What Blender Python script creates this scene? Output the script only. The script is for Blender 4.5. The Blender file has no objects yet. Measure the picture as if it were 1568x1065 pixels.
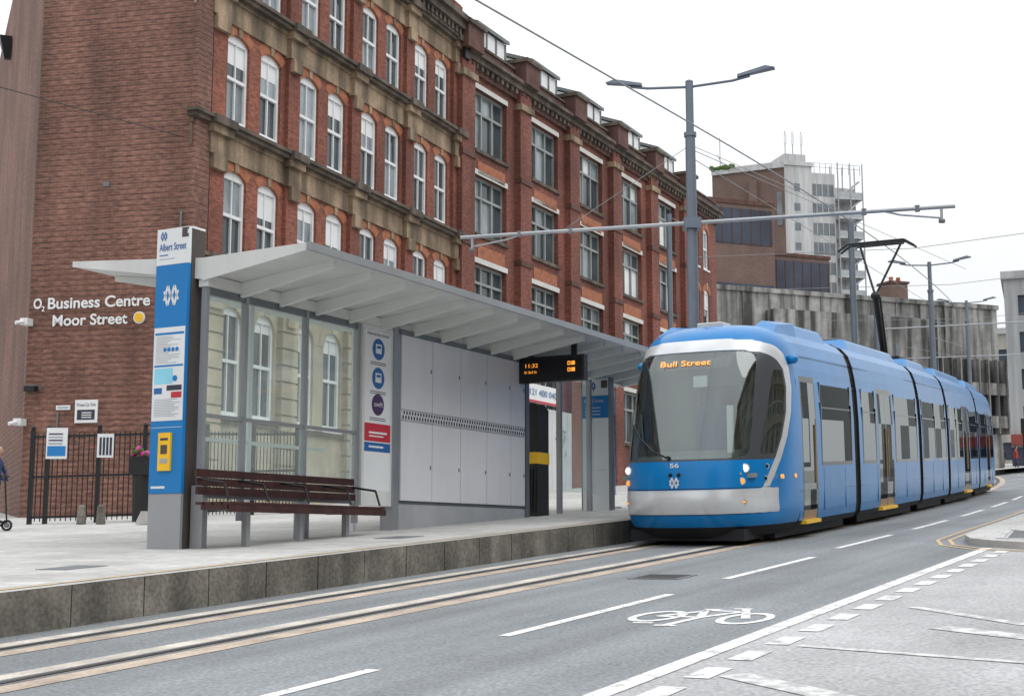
import bpy, math, random, bmesh
from mathutils import Vector, Matrix
random.seed(7)
sc=bpy.context.scene
COL=sc.collection
# ------------------------------------------------------------ street frame
U=(.4756,.8796); N=(.8796,-.4756)
R=330.0; T0=-7.96; S0=20.0
def P(s,t):
    if s<=S0: fs,ft=s,t
    else:
        a=(s-S0)/R; rad=R+(t-T0)
        fs=S0+rad*math.sin(a); ft=T0-R+rad*math.cos(a)
    return (U[0]*fs+N[0]*ft, U[1]*fs+N[1]*ft)
def G(x,y):
    s=U[0]*x+U[1]*y
    return -1.3+.0584*max(-40,min(160,s))
def W3(s,t,dz=0):
    x,y=P(s,t); return Vector((x,y,G(x,y)+dz))
def F3(s,t,dz=0):
    x=U[0]*s+N[0]*t; y=U[1]*s+N[1]*t
    return Vector((x,y,G(x,y)+dz))
PL=.37
# ------------------------------------------------------------ materials
MATS={}
def nd(nt,t,**k):
    n=nt.nodes.new(t)
    for a,b in k.items(): setattr(n,a,b)
    return n
def base(name,rough=.6,metal=0,coat=0,ior=None,spec=None):
    m=bpy.data.materials.new(name); m.use_nodes=True
    nt=m.node_tree; p=nt.nodes['Principled BSDF']
    p.inputs['Roughness'].default_value=rough
    p.inputs['Metallic'].default_value=metal
    if coat: p.inputs['Coat Weight'].default_value=coat; p.inputs['Coat Roughness'].default_value=.05
    if ior: p.inputs['IOR'].default_value=ior
    if spec is not None: p.inputs['Specular IOR Level'].default_value=spec
    MATS[name]=m
    return m,nt,p
def noisecol(nt,src,sock_in,scale,lo,hi,detail=3,coord=None,stretch=None,contrast=(.3,.7)):
    n=nd(nt,'ShaderNodeTexNoise'); n.inputs['Scale'].default_value=scale; n.inputs['Detail'].default_value=detail
    c=coord
    if stretch:
        mp=nd(nt,'ShaderNodeMapping'); mp.inputs['Scale'].default_value=stretch
        nt.links.new(c,mp.inputs['Vector']); c=mp.outputs[0]
    nt.links.new(c,n.inputs['Vector'])
    mr=nd(nt,'ShaderNodeMapRange'); mr.inputs['From Min'].default_value=contrast[0]; mr.inputs['From Max'].default_value=contrast[1]
    mr.inputs['To Min'].default_value=lo; mr.inputs['To Max'].default_value=hi
    nt.links.new(n.outputs['Fac'],mr.inputs['Value'])
    mx=nd(nt,'ShaderNodeVectorMath',operation='SCALE')
    nt.links.new(src,mx.inputs[0]); nt.links.new(mr.outputs[0],mx.inputs['Scale'])
    return mx.outputs[0]
def geo(nt):
    g=nd(nt,'ShaderNodeNewGeometry'); return g.outputs['Position']
def mat(name,col,rough=.6,metal=0,var=.12,scale=1.5,fine=0,fscale=60,bump=0,coat=0,streak=0,ior=None,lane=0,spec=None):
    m,nt,p=base(name,rough,metal,coat,ior,spec)
    rgb=nd(nt,'ShaderNodeRGB'); rgb.outputs[0].default_value=(*col,1)
    o=rgb.outputs[0]; g=geo(nt)
    if var: o=noisecol(nt,o,None,scale,1-var,1+var,coord=g)
    if fine: o=noisecol(nt,o,None,fscale,1-fine,1+fine,detail=2,coord=g)
    if streak: o=noisecol(nt,o,None,1.0,1-streak,1+streak*.3,coord=g,stretch=(1.6,1.6,.12),contrast=(.38,.62))
    if lane:
        uv=nd(nt,'ShaderNodeUVMap')
        o=noisecol(nt,o,None,1.0,1-lane,1+lane*.6,coord=uv.outputs[0],stretch=(1.5,.06,1),contrast=(.35,.65))
    nt.links.new(o,p.inputs['Base Color'])
    if bump:
        n=nd(nt,'ShaderNodeTexNoise'); n.inputs['Scale'].default_value=fscale; nt.links.new(g,n.inputs['Vector'])
        b=nd(nt,'ShaderNodeBump'); b.inputs['Strength'].default_value=bump; b.inputs['Distance'].default_value=.01
        nt.links.new(n.outputs['Fac'],b.inputs['Height']); nt.links.new(b.outputs[0],p.inputs['Normal'])
    return m
def brick(name,c1,c2,mo,bw=.225,bh=.075,ms=.009,stain=.22,rough=.85,bump=.3,band=0,off=.5):
    m,nt,p=base(name,rough)
    uv=nd(nt,'ShaderNodeUVMap')
    b=nd(nt,'ShaderNodeTexBrick'); nt.links.new(uv.outputs[0],b.inputs['Vector'])
    b.inputs['Color1'].default_value=(*c1,1); b.inputs['Color2'].default_value=(*c2,1); b.inputs['Mortar'].default_value=(*mo,1)
    b.inputs['Scale'].default_value=1; b.inputs['Brick Width'].default_value=bw; b.inputs['Row Height'].default_value=bh
    b.inputs['Mortar Size'].default_value=ms; b.inputs['Bias'].default_value=-.1; b.offset=off
    b.inputs['Mortar Smooth'].default_value=.3
    o=b.outputs['Color']; g=geo(nt)
    o=noisecol(nt,o,None,.35,1-stain,1+stain*.7,coord=g)
    o=noisecol(nt,o,None,1,1-stain*.8,1+stain*.4,coord=g,stretch=(1.2,1.2,.15))
    o=noisecol(nt,o,None,6,1-stain*1.1,1+stain*1.1,coord=uv.outputs[0],stretch=(.8,2.2,1))
    if band:
        w=nd(nt,'ShaderNodeTexWave'); w.wave_type='BANDS'; w.bands_direction='Y'
        w.inputs['Scale'].default_value=band; w.inputs['Distortion'].default_value=.0
        nt.links.new(uv.outputs[0],w.inputs['Vector'])
        mr=nd(nt,'ShaderNodeMapRange'); mr.inputs['From Min'].default_value=.78; mr.inputs['From Max'].default_value=.9
        mr.inputs['To Min'].default_value=1; mr.inputs['To Max'].default_value=.62
        nt.links.new(w.outputs['Fac'],mr.inputs['Value'])
        mx=nd(nt,'ShaderNodeVectorMath',operation='SCALE'); nt.links.new(o,mx.inputs[0]); nt.links.new(mr.outputs[0],mx.inputs['Scale']); o=mx.outputs[0]
    nt.links.new(o,p.inputs['Base Color'])
    bp=nd(nt,'ShaderNodeBump'); bp.inputs['Strength'].default_value=bump; bp.inputs['Distance'].default_value=.006; bp.invert=True
    nt.links.new(b.outputs['Fac'],bp.inputs['Height']); nt.links.new(bp.outputs[0],p.inputs['Normal'])
    return m
def emis(name,col,st):
    m,nt,p=base(name,.4)
    p.inputs['Base Color'].default_value=(*col,1); p.inputs['Emission Color'].default_value=(*col,1); p.inputs['Emission Strength'].default_value=st
    return m
def paint(name,col,under,wear=.5,sc_=9):
    m,nt,p=base(name,.7)
    g=geo(nt)
    n=nd(nt,'ShaderNodeTexNoise'); n.inputs['Scale'].default_value=sc_; n.inputs['Detail'].default_value=8; n.inputs['Roughness'].default_value=.75
    nt.links.new(g,n.inputs['Vector'])
    mr=nd(nt,'ShaderNodeMapRange'); mr.inputs['From Min'].default_value=wear-.06; mr.inputs['From Max'].default_value=wear+.06
    nt.links.new(n.outputs['Fac'],mr.inputs['Value'])
    mx=nd(nt,'ShaderNodeMix',data_type='RGBA'); mx.inputs[6].default_value=(*col,1); mx.inputs[7].default_value=(*under,1)
    nt.links.new(mr.outputs[0],mx.inputs[0]); nt.links.new(mx.outputs[2],p.inputs['Base Color'])
    return m
def thin_glass(name,tint,fac,haze=.10,mul=.5,dcol=(.74,.84,.81)):
    m=bpy.data.materials.new(name); m.use_nodes=True; nt=m.node_tree
    for n in list(nt.nodes): nt.nodes.remove(n)
    out=nd(nt,'ShaderNodeOutputMaterial'); mx=nd(nt,'ShaderNodeMixShader'); m1=nd(nt,'ShaderNodeMixShader'); m1.inputs[0].default_value=haze
    tr=nd(nt,'ShaderNodeBsdfTransparent'); tr.inputs[0].default_value=(*tint,1)
    df=nd(nt,'ShaderNodeBsdfDiffuse'); df.inputs[0].default_value=(*dcol,1)
    gl=nd(nt,'ShaderNodeBsdfGlossy'); gl.inputs['Roughness'].default_value=0; gl.inputs[0].default_value=(.9,.95,.95,1)
    lw=nd(nt,'ShaderNodeLayerWeight'); lw.inputs[0].default_value=.15
    ad=nd(nt,'ShaderNodeMath',operation='MULTIPLY_ADD',use_clamp=True); ad.inputs[1].default_value=mul; ad.inputs[2].default_value=fac
    nt.links.new(lw.outputs['Fresnel'],ad.inputs[0]); nt.links.new(ad.outputs[0],mx.inputs[0])
    nt.links.new(tr.outputs[0],m1.inputs[1]); nt.links.new(df.outputs[0],m1.inputs[2])
    nt.links.new(m1.outputs[0],mx.inputs[1]); nt.links.new(gl.outputs[0],mx.inputs[2]); nt.links.new(mx.outputs[0],out.inputs[0])
    MATS[name]=m; return m

ASPH=(.215,.23,.245)
mat('asphalt',ASPH,.85,var=.12,scale=.45,fine=.28,fscale=34,bump=.35,lane=.20)
mat('asphalt_old',(.39,.39,.40),.85,var=.18,scale=.5,fine=.26,fscale=30,bump=.35,lane=.08)
mat('asphalt_patch',(.14,.145,.15),.85,var=.15,scale=2,fine=.25,fscale=45,bump=.3)
mat('ground_mat',(.27,.265,.26),.9,var=.15,scale=.4,fine=.1)
mat('track_concrete',(.44,.36,.29),.85,var=.25,scale=2.5,fine=.18,fscale=30)
mat('track_concrete_pale',(.50,.46,.41),.85,var=.25,scale=2.5,fine=.18,fscale=30)
mat('rail_steel',(.06,.052,.05),.4,.6,var=.2)
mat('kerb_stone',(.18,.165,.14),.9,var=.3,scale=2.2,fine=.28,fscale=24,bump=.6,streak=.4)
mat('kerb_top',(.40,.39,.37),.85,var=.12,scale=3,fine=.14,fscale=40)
mat('joint_dark',(.04,.04,.035),.95)
brick('paving',(.53,.525,.51),(.45,.445,.43),(.25,.245,.235),bw=.9,bh=.3,ms=.007,stain=.15,bump=.15)
paint('road_paint',(.78,.78,.77),ASPH,.585)
paint('edge_paint',(.74,.74,.73),(.36,.36,.37),.56,7)
paint('road_paint_worn',(.66,.65,.64),(.39,.39,.40),.49,5)
paint('yellow_paint',(.62,.43,.21),(.33,.29,.25),.54)
brick('brick_gable',(.19,.078,.055),(.26,.112,.08),(.19,.145,.12),stain=.34,band=2.1)
brick('brick_red',(.20,.058,.036),(.285,.088,.055),(.18,.095,.07),stain=.32)
brick('brick_red2',(.165,.050,.036),(.235,.073,.050),(.16,.085,.065),stain=.34)
mat('brick_arch',(.33,.12,.06),.8,var=.25,scale=5)
mat('brick_dark',(.105,.050,.04),.85,var=.3,scale=2,fine=.15)
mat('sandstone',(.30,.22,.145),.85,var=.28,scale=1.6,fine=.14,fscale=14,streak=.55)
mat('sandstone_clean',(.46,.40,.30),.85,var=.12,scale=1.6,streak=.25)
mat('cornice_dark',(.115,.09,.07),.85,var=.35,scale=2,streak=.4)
mat('white_frame',(.76,.77,.77),.5,var=.06)
mat('lead_grey',(.16,.17,.18),.6)
mat('frame_dark',(.13,.15,.15),.5)
mat('frame_green',(.26,.29,.28),.5)
mat('lintel_white',(.58,.57,.54),.7,var=.1)
mat('window_glass',(.06,.075,.085),.06,ior=1.5,var=.35,scale=.7)
mat('window_glass_painted_sky',(.24,.28,.30),.12,ior=1.5,var=.35,scale=.9)  # pale base colour paints the sky reflection into the panes
mat('roof_slate',(.10,.10,.11),.8)
mat('black_metal',(.018,.018,.02),.45,.3)
mat('galv_steel',(.36,.38,.40),.4,.6,var=.08)
mat('pole_grey',(.15,.18,.22),.45,.3,var=.08)
mat('shelter_white',(.62,.63,.62),.5,var=.05,streak=.10)
mat('shelter_under',(.68,.70,.68),.55,var=.06)
mat('shelter_steel',(.20,.22,.23),.4,.6)
mat('panel_grey',(.68,.68,.71),.3,var=.04,scale=.8,streak=.05)
mat('panel_back',(.36,.37,.39),.5)
mat('bench_wood',(.045,.014,.012),.4,var=.4,scale=9)
mat('totem_blue',(.010,.19,.50),.35,var=.03)
mat('totem_white',(.74,.76,.78),.4,var=.03)
mat('totem_grey',(.38,.40,.42),.35,.4,var=.05)
mat('totem_dark',(.10,.085,.08),.4,.4,var=.1)
mat('ink_dark',(.03,.035,.06),.6)
mat('ink_blue',(.02,.12,.35),.5)
mat('ink_grey',(.35,.37,.4),.6)
mat('ink_cyan',(.25,.6,.75),.5)
mat('sign_yellow',(.85,.50,.02),.45)
mat('sign_red',(.50,.03,.05),.45)
mat('sign_purple',(.07,.035,.11),.4)
mat('sign_white',(.75,.76,.76),.5,var=.04)
mat('paper',(.72,.74,.76),.6,var=.05)
mat('flower_pink',(.6,.05,.3),.6)
mat('rubber_black',(.012,.012,.013),.5,var=.1)
TB_=(.0,.175,.47)
mat('tram_blue',TB_,.22,0,var=.06,streak=.10,spec=.35)
mat('tram_blue_dark',(.0,.06,.17),.35)
mat('tram_silver',(.62,.64,.66),.28,.5,coat=.3)
mat('tram_dark',(.02,.022,.026),.6,spec=.2)
mat('tram_gloss_black',(.010,.012,.016),.08,var=.2,spec=.3)
mat('tram_gold',(.34,.23,.12),.4,.3)
mat('tram_liner',(.16,.17,.175),.7)
mat('tram_floor',(.05,.05,.055),.7)
mat('screen_black',(.01,.01,.012),.25)
mat('concrete_stained',(.25,.25,.24),.9,var=.35,scale=.25,fine=.15,fscale=3,streak=.8)
mat('concrete_tower',(.50,.505,.505),.85,var=.08,scale=.1,streak=.2)  # distant building tones lightened, haze put into their colour
mat('tower_glass',(.15,.17,.185),.3,var=.3,scale=.5)
brick('brick_brown',(.15,.095,.08),(.18,.115,.095),(.17,.13,.11),bw=.4,bh=.15,stain=.12)
mat('dark_glass_far',(.05,.06,.085),.25,var=.3,scale=.3,ior=1.35)
mat('render_grey',(.42,.43,.44),.85,var=.1,scale=.2,streak=.25)
mat('shop_red',(.28,.06,.05),.6)
mat('white_wall',(.55,.56,.56),.8,var=.12,scale=.8,streak=.2)
mat('wire_black',(.03,.03,.035),.5)
mat('wire_grey',(.25,.26,.27),.5)
mat('lime_stone',(.38,.32,.24),.85,var=.2,scale=.6,streak=.35)
mat('far_stone',(.38,.36,.33),.85,var=.15,scale=.4,streak=.3)
mat('skin',(.45,.26,.19),.6)
mat('moss',(.08,.13,.03),.9)
mat('seat_fabric',(.03,.07,.16),.9)
mat('dash_grey',(.20,.22,.22),.7)
emis('led_amber',(1.0,.36,.04),1.1)
emis('lamp_lit',(1.0,.93,.8),3.0)
emis('lamp_amber',(.9,.35,.05),.8)
thin_glass('shelter_glass',(.86,.94,.92),.03,.24)
thin_glass('tram_glass',(.34,.40,.42),.02,.04,mul=.38,dcol=(.05,.06,.07))

# ------------------------------------------------------------ mesh builder
def frameT(o,xd,oz=0):
    yd=(-xd[1],xd[0])
    return lambda x,y,z: Vector((o[0]+x*xd[0]+y*yd[0], o[1]+x*xd[1]+y*yd[1], z+oz))
IDT=lambda x,y,z: Vector((x,y,z))
class B:
    def __init__(s,T=IDT): s.T=T; s.v=[]; s.f=[]; s.m=[]; s.sm=[]; s.mn=[]
    def mi(s,n):
        if n not in s.mn: s.mn.append(n)
        return s.mn.index(n)
    def raw(s,pts,faces,m,smooth=False):
        o=len(s.v); s.v+= [Vector(p) for p in pts]
        k=s.mi(m)
        for f in faces: s.f.append([o+i for i in f]); s.m.append(k); s.sm.append(smooth)
    def poly(s,pts,m,smooth=False): s.raw([s.T(*p) for p in pts],[list(range(len(pts)))],m,smooth)
    def box(s,x0,x1,y0,y1,z0,z1,m):
        p=[s.T(x,y,z) for z in (z0,z1) for y in (y0,y1) for x in (x0,x1)]
        s.raw(p,[(0,2,3,1),(4,5,7,6),(0,1,5,4),(2,6,7,3),(0,4,6,2),(1,3,7,5)],m)
    def hexa(s,p8,m):
        p=[s.T(*q) for q in p8]
        s.raw(p,[(3,2,1,0),(4,5,6,7),(0,1,5,4),(1,2,6,5),(2,3,7,6),(3,0,4,7)],m)
    def cyl(s,p0,p1,r,m,r1=None,n=12):
        a=s.T(*p0); b=s.T(*p1); r1=r if r1 is None else r1
        d=(b-a).normalized(); u=d.orthogonal().normalized(); w=d.cross(u)
        pts=[]
        for c,rr in((a,r),(b,r1)):
            for i in range(n):
                t=2*math.pi*i/n; pts.append(c+(u*math.cos(t)+w*math.sin(t))*rr)
        s.raw(pts,[(i,(i+1)%n,n+(i+1)%n,n+i) for i in range(n)],m,True)
        s.raw(pts,[list(range(n))[::-1],list(range(n,2*n))],m)
    def tube(s,ps,r,m,n=8):
        for a,b in zip(ps[:-1],ps[1:]): s.cyl(a,b,r,m,n=n)
    def ell(s,c,rx,ry,rz,m,nu=14,nv=8):
        pts=[];fs=[]
        for i in range(nv+1):
            ph=math.pi*i/nv
            for j in range(nu):
                th=2*math.pi*j/nu
                pts.append(s.T(c[0]+rx*math.sin(ph)*math.cos(th),c[1]+ry*math.sin(ph)*math.sin(th),c[2]+rz*math.cos(ph)))
        for i in range(nv):
            for j in range(nu): fs.append((i*nu+j,i*nu+(j+1)%nu,(i+1)*nu+(j+1)%nu,(i+1)*nu+j))
        s.raw(pts,fs,m,True)
    def done(s,name,parent=None,recalc=True,bevel=0):
        me=bpy.data.meshes.new(name)
        xs=[p.x for p in s.v]; ys=[p.y for p in s.v]; zs=[p.z for p in s.v]
        o=Vector(((min(xs)+max(xs))/2,(min(ys)+max(ys))/2,min(zs)))
        me.from_pydata([p-o for p in s.v],[],s.f)
        for n in s.mn: me.materials.append(MATS[n])
        me.polygons.foreach_set('material_index',s.m); me.polygons.foreach_set('use_smooth',s.sm)
        uv=me.uv_layers.new(name='UVMap')
        for p in me.polygons:
            nn=p.normal
            if abs(nn.z)>.7:
                for li in p.loop_indices:
                    q=s.v[me.loops[li].vertex_index]
                    uv.data[li].uv=(q.x*N[0]+q.y*N[1], q.x*U[0]+q.y*U[1])
            else:
                h=Vector((0,0,1)).cross(nn); h.z=0; h.normalize()
                for li in p.loop_indices:
                    q=s.v[me.loops[li].vertex_index]
                    uv.data[li].uv=(q.dot(h), q.z)
        if recalc:
            bm=bmesh.new(); bm.from_mesh(me); bmesh.ops.recalc_face_normals(bm,faces=bm.faces); bm.to_mesh(me); bm.free()
        ob=bpy.data.objects.new(name,me); COL.objects.link(ob)
        ob.location=o
        if parent: setpar(ob,parent)
        if bevel:
            bv=ob.modifiers.new('bevel','BEVEL'); bv.width=bevel; bv.segments=2; bv.limit_method='ANGLE'
        return ob
def setpar(ob,parent):
    ob.parent=parent; ob.matrix_parent_inverse=Matrix.Translation(parent.location).inverted()
def empty(name,loc):
    e=bpy.data.objects.new(name,None); e.location=loc; e.empty_display_size=.3; COL.objects.link(e); return e
def text(name,body,pos,xd,nrm,height,width,m,parent,bold=0,depth=.004):
    cu=bpy.data.curves.new(name,'FONT'); cu.body=body; cu.size=1; cu.extrude=0; cu.offset=bold
    cu.materials.append(MATS[m])
    ob=bpy.data.objects.new(name,cu); COL.objects.link(ob)
    bpy.context.view_layer.update()
    dx=max(ob.dimensions.x,.01)
    x=Vector(xd).normalized(); z=Vector(nrm).normalized(); y=z.cross(x)
    sx=width/dx; sy=height/.72
    p=Vector(pos)
    M=Matrix(((x.x*sx,y.x*sy,z.x,p.x),(x.y*sx,y.y*sy,z.y,p.y),(x.z*sx,y.z*sy,z.z,p.z),(0,0,0,1)))
    M.translation=p+z*depth
    if parent:
        ob.parent=parent; ob.matrix_parent_inverse=Matrix.Translation(parent.location).inverted()
    ob.matrix_basis=M
    return ob
# ------------------------------------------------------------ ground & road
b=B(lambda s,t,z:F3(s,t,z))
ss=[-600,-40,160,1500]
for i in range(3): b.poly([(ss[i],-1500,-.03),(ss[i+1],-1500,-.03),(ss[i+1],1500,-.03),(ss[i],1500,-.03)],'ground_mat')
b.done('ground',recalc=False)
def strip(name,s0,s1,t0,t1,dz,m,step=2.0,b=None):
    own=b is None
    if own: b=B(lambda s,t,z:W3(s,t,z))
    n=max(1,int(math.ceil((s1-s0)/step)))
    for i in range(n):
        a=s0+(s1-s0)*i/n; c=s0+(s1-s0)*(i+1)/n
        b.poly([(a,t0,dz),(c,t0,dz),(c,t1,dz),(a,t1,dz)],m)
    if own: return b.done(name,recalc=False)
strip('road',-30,150,-9.35,-3.3,0,'asphalt')
strip('side_road',-30,150,-3.3,12,0,'asphalt_old')
b=B(lambda s,t,z:W3(s,t,z))
for tr in (-8.68,-7.24):
    strip('',-30,150,tr-.30,tr-.11,.004,'track_concrete_pale',b=b)
    strip('',-30,150,tr+.11,tr+.34,.004,'track_concrete',b=b)
    strip('',-30,150,tr-.11,tr+.11,.004,'asphalt_patch',b=b)
    strip('',-30,150,tr-.035,tr+.035,.009,'rail_steel',b=b)
b.done('tram_track',recalc=False)
def seg(b,p,q,w,m,dz=.005):
    d=Vector((q[0]-p[0],q[1]-p[1])); L=d.length; d/=L; nn=Vector((-d.y,d.x))*w/2
    n=max(1,int(L/1.5))
    for i in range(n):
        a=Vector(p)+d*L*i/n; c=Vector(p)+d*L*(i+1)/n
        b.poly([(a.x+nn.x,a.y+nn.y,dz),(c.x+nn.x,c.y+nn.y,dz),(c.x-nn.x,c.y-nn.y,dz),(a.x-nn.x,a.y-nn.y,dz)],m)
b=B(lambda s,t,z:W3(s,t,z))
for k in range(-3,22):
    a=4.3+5.27*k-.05
    tt=-5.2-.012*max(0,a-8) if a<20 else -5.45
    strip('',a,a+3.45,tt-.055,tt+.055,.004,'road_paint',b=b,step=1)
strip('',-10,20.2,-3.44,-3.29,.005,'edge_paint',b=b)
k=4.0
while k<20:
    strip('',k,k+.45,-3.15,-2.98,.005,'edge_paint',b=b); k+=.8
seg(b,(9.6,-2.9),(8.0,3.5),.10,'road_paint_worn')
seg(b,(8.2,-2.9),(6.2,-.2),.22,'road_paint_worn')
seg(b,(10.9,-2.2),(9.9,-.6),.24,'road_paint_worn')
seg(b,(12.3,-2.7),(11.2,-1.6),.12,'road_paint_worn')
seg(b,(6.6,-2.8),(5.6,-2.2),.16,'road_paint_worn')
def ring(b,cs,ct,rs,rt,w,n=24):
    for i in range(n):
        a=2*math.pi*i/n; c=2*math.pi*(i+1)/n
        b.poly([(cs+rs*math.cos(a),ct+rt*math.sin(a),.005),(cs+rs*math.cos(c),ct+rt*math.sin(c),.005),
                (cs+(rs-w)*math.cos(c),ct+(rt-w*.7)*math.sin(c),.005),(cs+(rs-w)*math.cos(a),ct+(rt-w*.7)*math.sin(a),.005)],'road_paint')
c0=11.1; t0=-4.18
ring(b,c0,t0-.40,.42,.22,.10); ring(b,c0,t0+.38,.42,.22,.10)
for p,q in [((0,-.40),(.52,-.12)),((.52,-.12),(.48,.22)),((0,-.02),(.52,-.16)),((0,-.02),(.50,.20)),((0,-.40),(0,-.02)),((0,.38),(.72,.14)),((.7,.04),(.72,.2)),((.6,-.2),(.6,-.05)),((-.62,-.1),(0,-.02)),((-.62,-.18),(-.6,0)),((-.5,-.42),(-.48,-.25))]:
    seg(b,(c0+p[0],t0+p[1]),(c0+q[0],t0+q[1]),.075,'road_paint')
b.done('road_markings',recalc=False)
b=B(lambda s,t,z:F3(s,t,z))
for s_,t_ in ((14.6,-6.4),(9.0,-1.2)):
    b.box(s_,s_+.62,t_,t_+.62,.002,.008,'lead_grey')
    for k in range(5): b.box(s_+.06+k*.11,s_+.12+k*.11,t_+.05,t_+.57,.008,.011,'rail_steel')
b.done('manhole_cover',recalc=False)
# traffic island
b=B(lambda s,t,z:W3(s,t,z))
left=[(20.4,-3.35),(20.9,-3.72),(21.8,-3.95)]+[(x,-4.05) for x in range(24,90,3)]
right=[(20.0,-2.9),(19.6,-2.2),(19.2,-1.0),(19.0,0)]
n=len(left)
for i in range(n-1):
    (a0,a1),(c0_,c1)=left[i],left[i+1]
    b.poly([(a0,a1,.10),(c0_,c1,.10),(c0_,9,.10),(a0,9 if i else 3,.10)],'paving')
    b.poly([(a0,a1,0),(c0_,c1,0),(c0_,c1,.10),(a0,a1,.10)],'kerb_top')
pp=[(20.4,-3.35)]+right+[(19.0,9),(20.4,9)]
b.poly([(x,y,.10) for x,y in pp],'paving')
q=[(20.4,-3.35)]+right+[(19.0,9)]
for (a0,a1),(c0_,c1) in zip(q[:-1],q[1:]): b.poly([(a0,a1,0),(c0_,c1,0),(c0_,c1,.10),(a0,a1,.10)],'kerb_top')
b.poly([(20.9,-3.2,.104),(23,-3.4,.104),(20.3,-1.6,.104)],'asphalt_patch')
for p,q in (((20.8,-3.3),(23.2,-3.5)),((20.8,-3.3),(20.2,-1.5)),((23.2,-3.5),(20.2,-1.5))): seg(b,p,q,.1,'road_paint_worn',.108)
b.done('traffic_island_pavement',recalc=False)
b=B(lambda s,t,z:W3(s,t,z))
for off in (.22,.40):
    q=[(19.0-off,0),(19.25-off,-1.2),(19.7-off*.9,-2.4),(20.1-off*.8,-3.2-off*.6),(20.9-off*.3,-3.75-off*.9),(22,-4.0-off)]+[(x,-4.05-off) for x in range(24,90,3)]
    for p1,p2 in zip(q[:-1],q[1:]): seg(b,p1,p2,.06,'yellow_paint',.006)
b.done('yellow_line_markings',recalc=False)
# platform and pavement
b=B(lambda s,t,z:W3(s,t,z))
s=-12.0
while s<70:
    L=.915; j=random.uniform(-.004,.004)
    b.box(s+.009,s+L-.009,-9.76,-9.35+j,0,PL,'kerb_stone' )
    s+=L
strip('',-12,70,-9.75,-9.37,PL-.012,'joint_dark',b=b)
b.box(-12,22,-9.6,-9.37,0,PL-.02,'joint_dark')
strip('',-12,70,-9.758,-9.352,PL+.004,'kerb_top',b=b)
strip('',-12,70,-14.9,-9.762,PL,'paving',b=b)
strip('',-12,70,-9.61,-9.54,PL+.009,'yellow_paint',b=b)
b.done('tram_platform',recalc=False)
b=B(lambda s,t,z:F3(s,t,z))
b.poly([(-12,-60,PL-.004),(160,-60,PL-.004),(160,-14.0,PL-.004),(-12,-14.0,PL-.004)],'paving')
b.poly([(-12,-60,PL-.004),(-12,-60,-.03),(-12,-9.4,-.03),(-12,-9.4,PL-.004)],'kerb_stone')
b.done('pavement',recalc=False)
b=B(lambda s,t,z:F3(s,t,z))
for s_,t_ in ((16.1,-10.9),(10.5,-11.4)):
    b.box(s_,s_+.6,t_,t_+.45,PL,PL+.006,'lead_grey')
b.done('drain_cover',recalc=False)

# ------------------------------------------------------------ facades
def facade(b,x0,x1,z0,z1,ops,wm,depth=.24,y=0.0):
    ops=[o for o in ops if o[2]>=z0-.01 and o[3]<=z1+.01]
    xs=sorted(set([x0,x1]+[o[0] for o in ops]+[o[1] for o in ops]))
    zs=sorted(set([z0,z1]+[o[2] for o in ops]+[o[3] for o in ops]))
    for i in range(len(xs)-1):
        for j in range(len(zs)-1):
            cx=(xs[i]+xs[i+1])/2; cz=(zs[j]+zs[j+1])/2
            if any(o[0]<cx<o[1] and o[2]<cz<o[3] for o in ops): continue
            b.poly([(xs[i],y,zs[j]),(xs[i+1],y,zs[j]),(xs[i+1],y,zs[j+1]),(xs[i],y,zs[j+1])],wm)
    for o in ops:
        a,c,e,f=o[:4]
        b.poly([(a,y,e),(a,y+depth,e),(a,y+depth,f),(a,y,f)],wm)
        b.poly([(c,y,e),(c,y+depth,e),(c,y+depth,f),(c,y,f)],wm)
        b.poly([(a,y,f),(a,y+depth,f),(c,y+depth,f),(c,y,f)],wm)
        b.poly([(a,y,e),(a,y+depth,e),(c,y+depth,e),(c,y,e)],wm)
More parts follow.
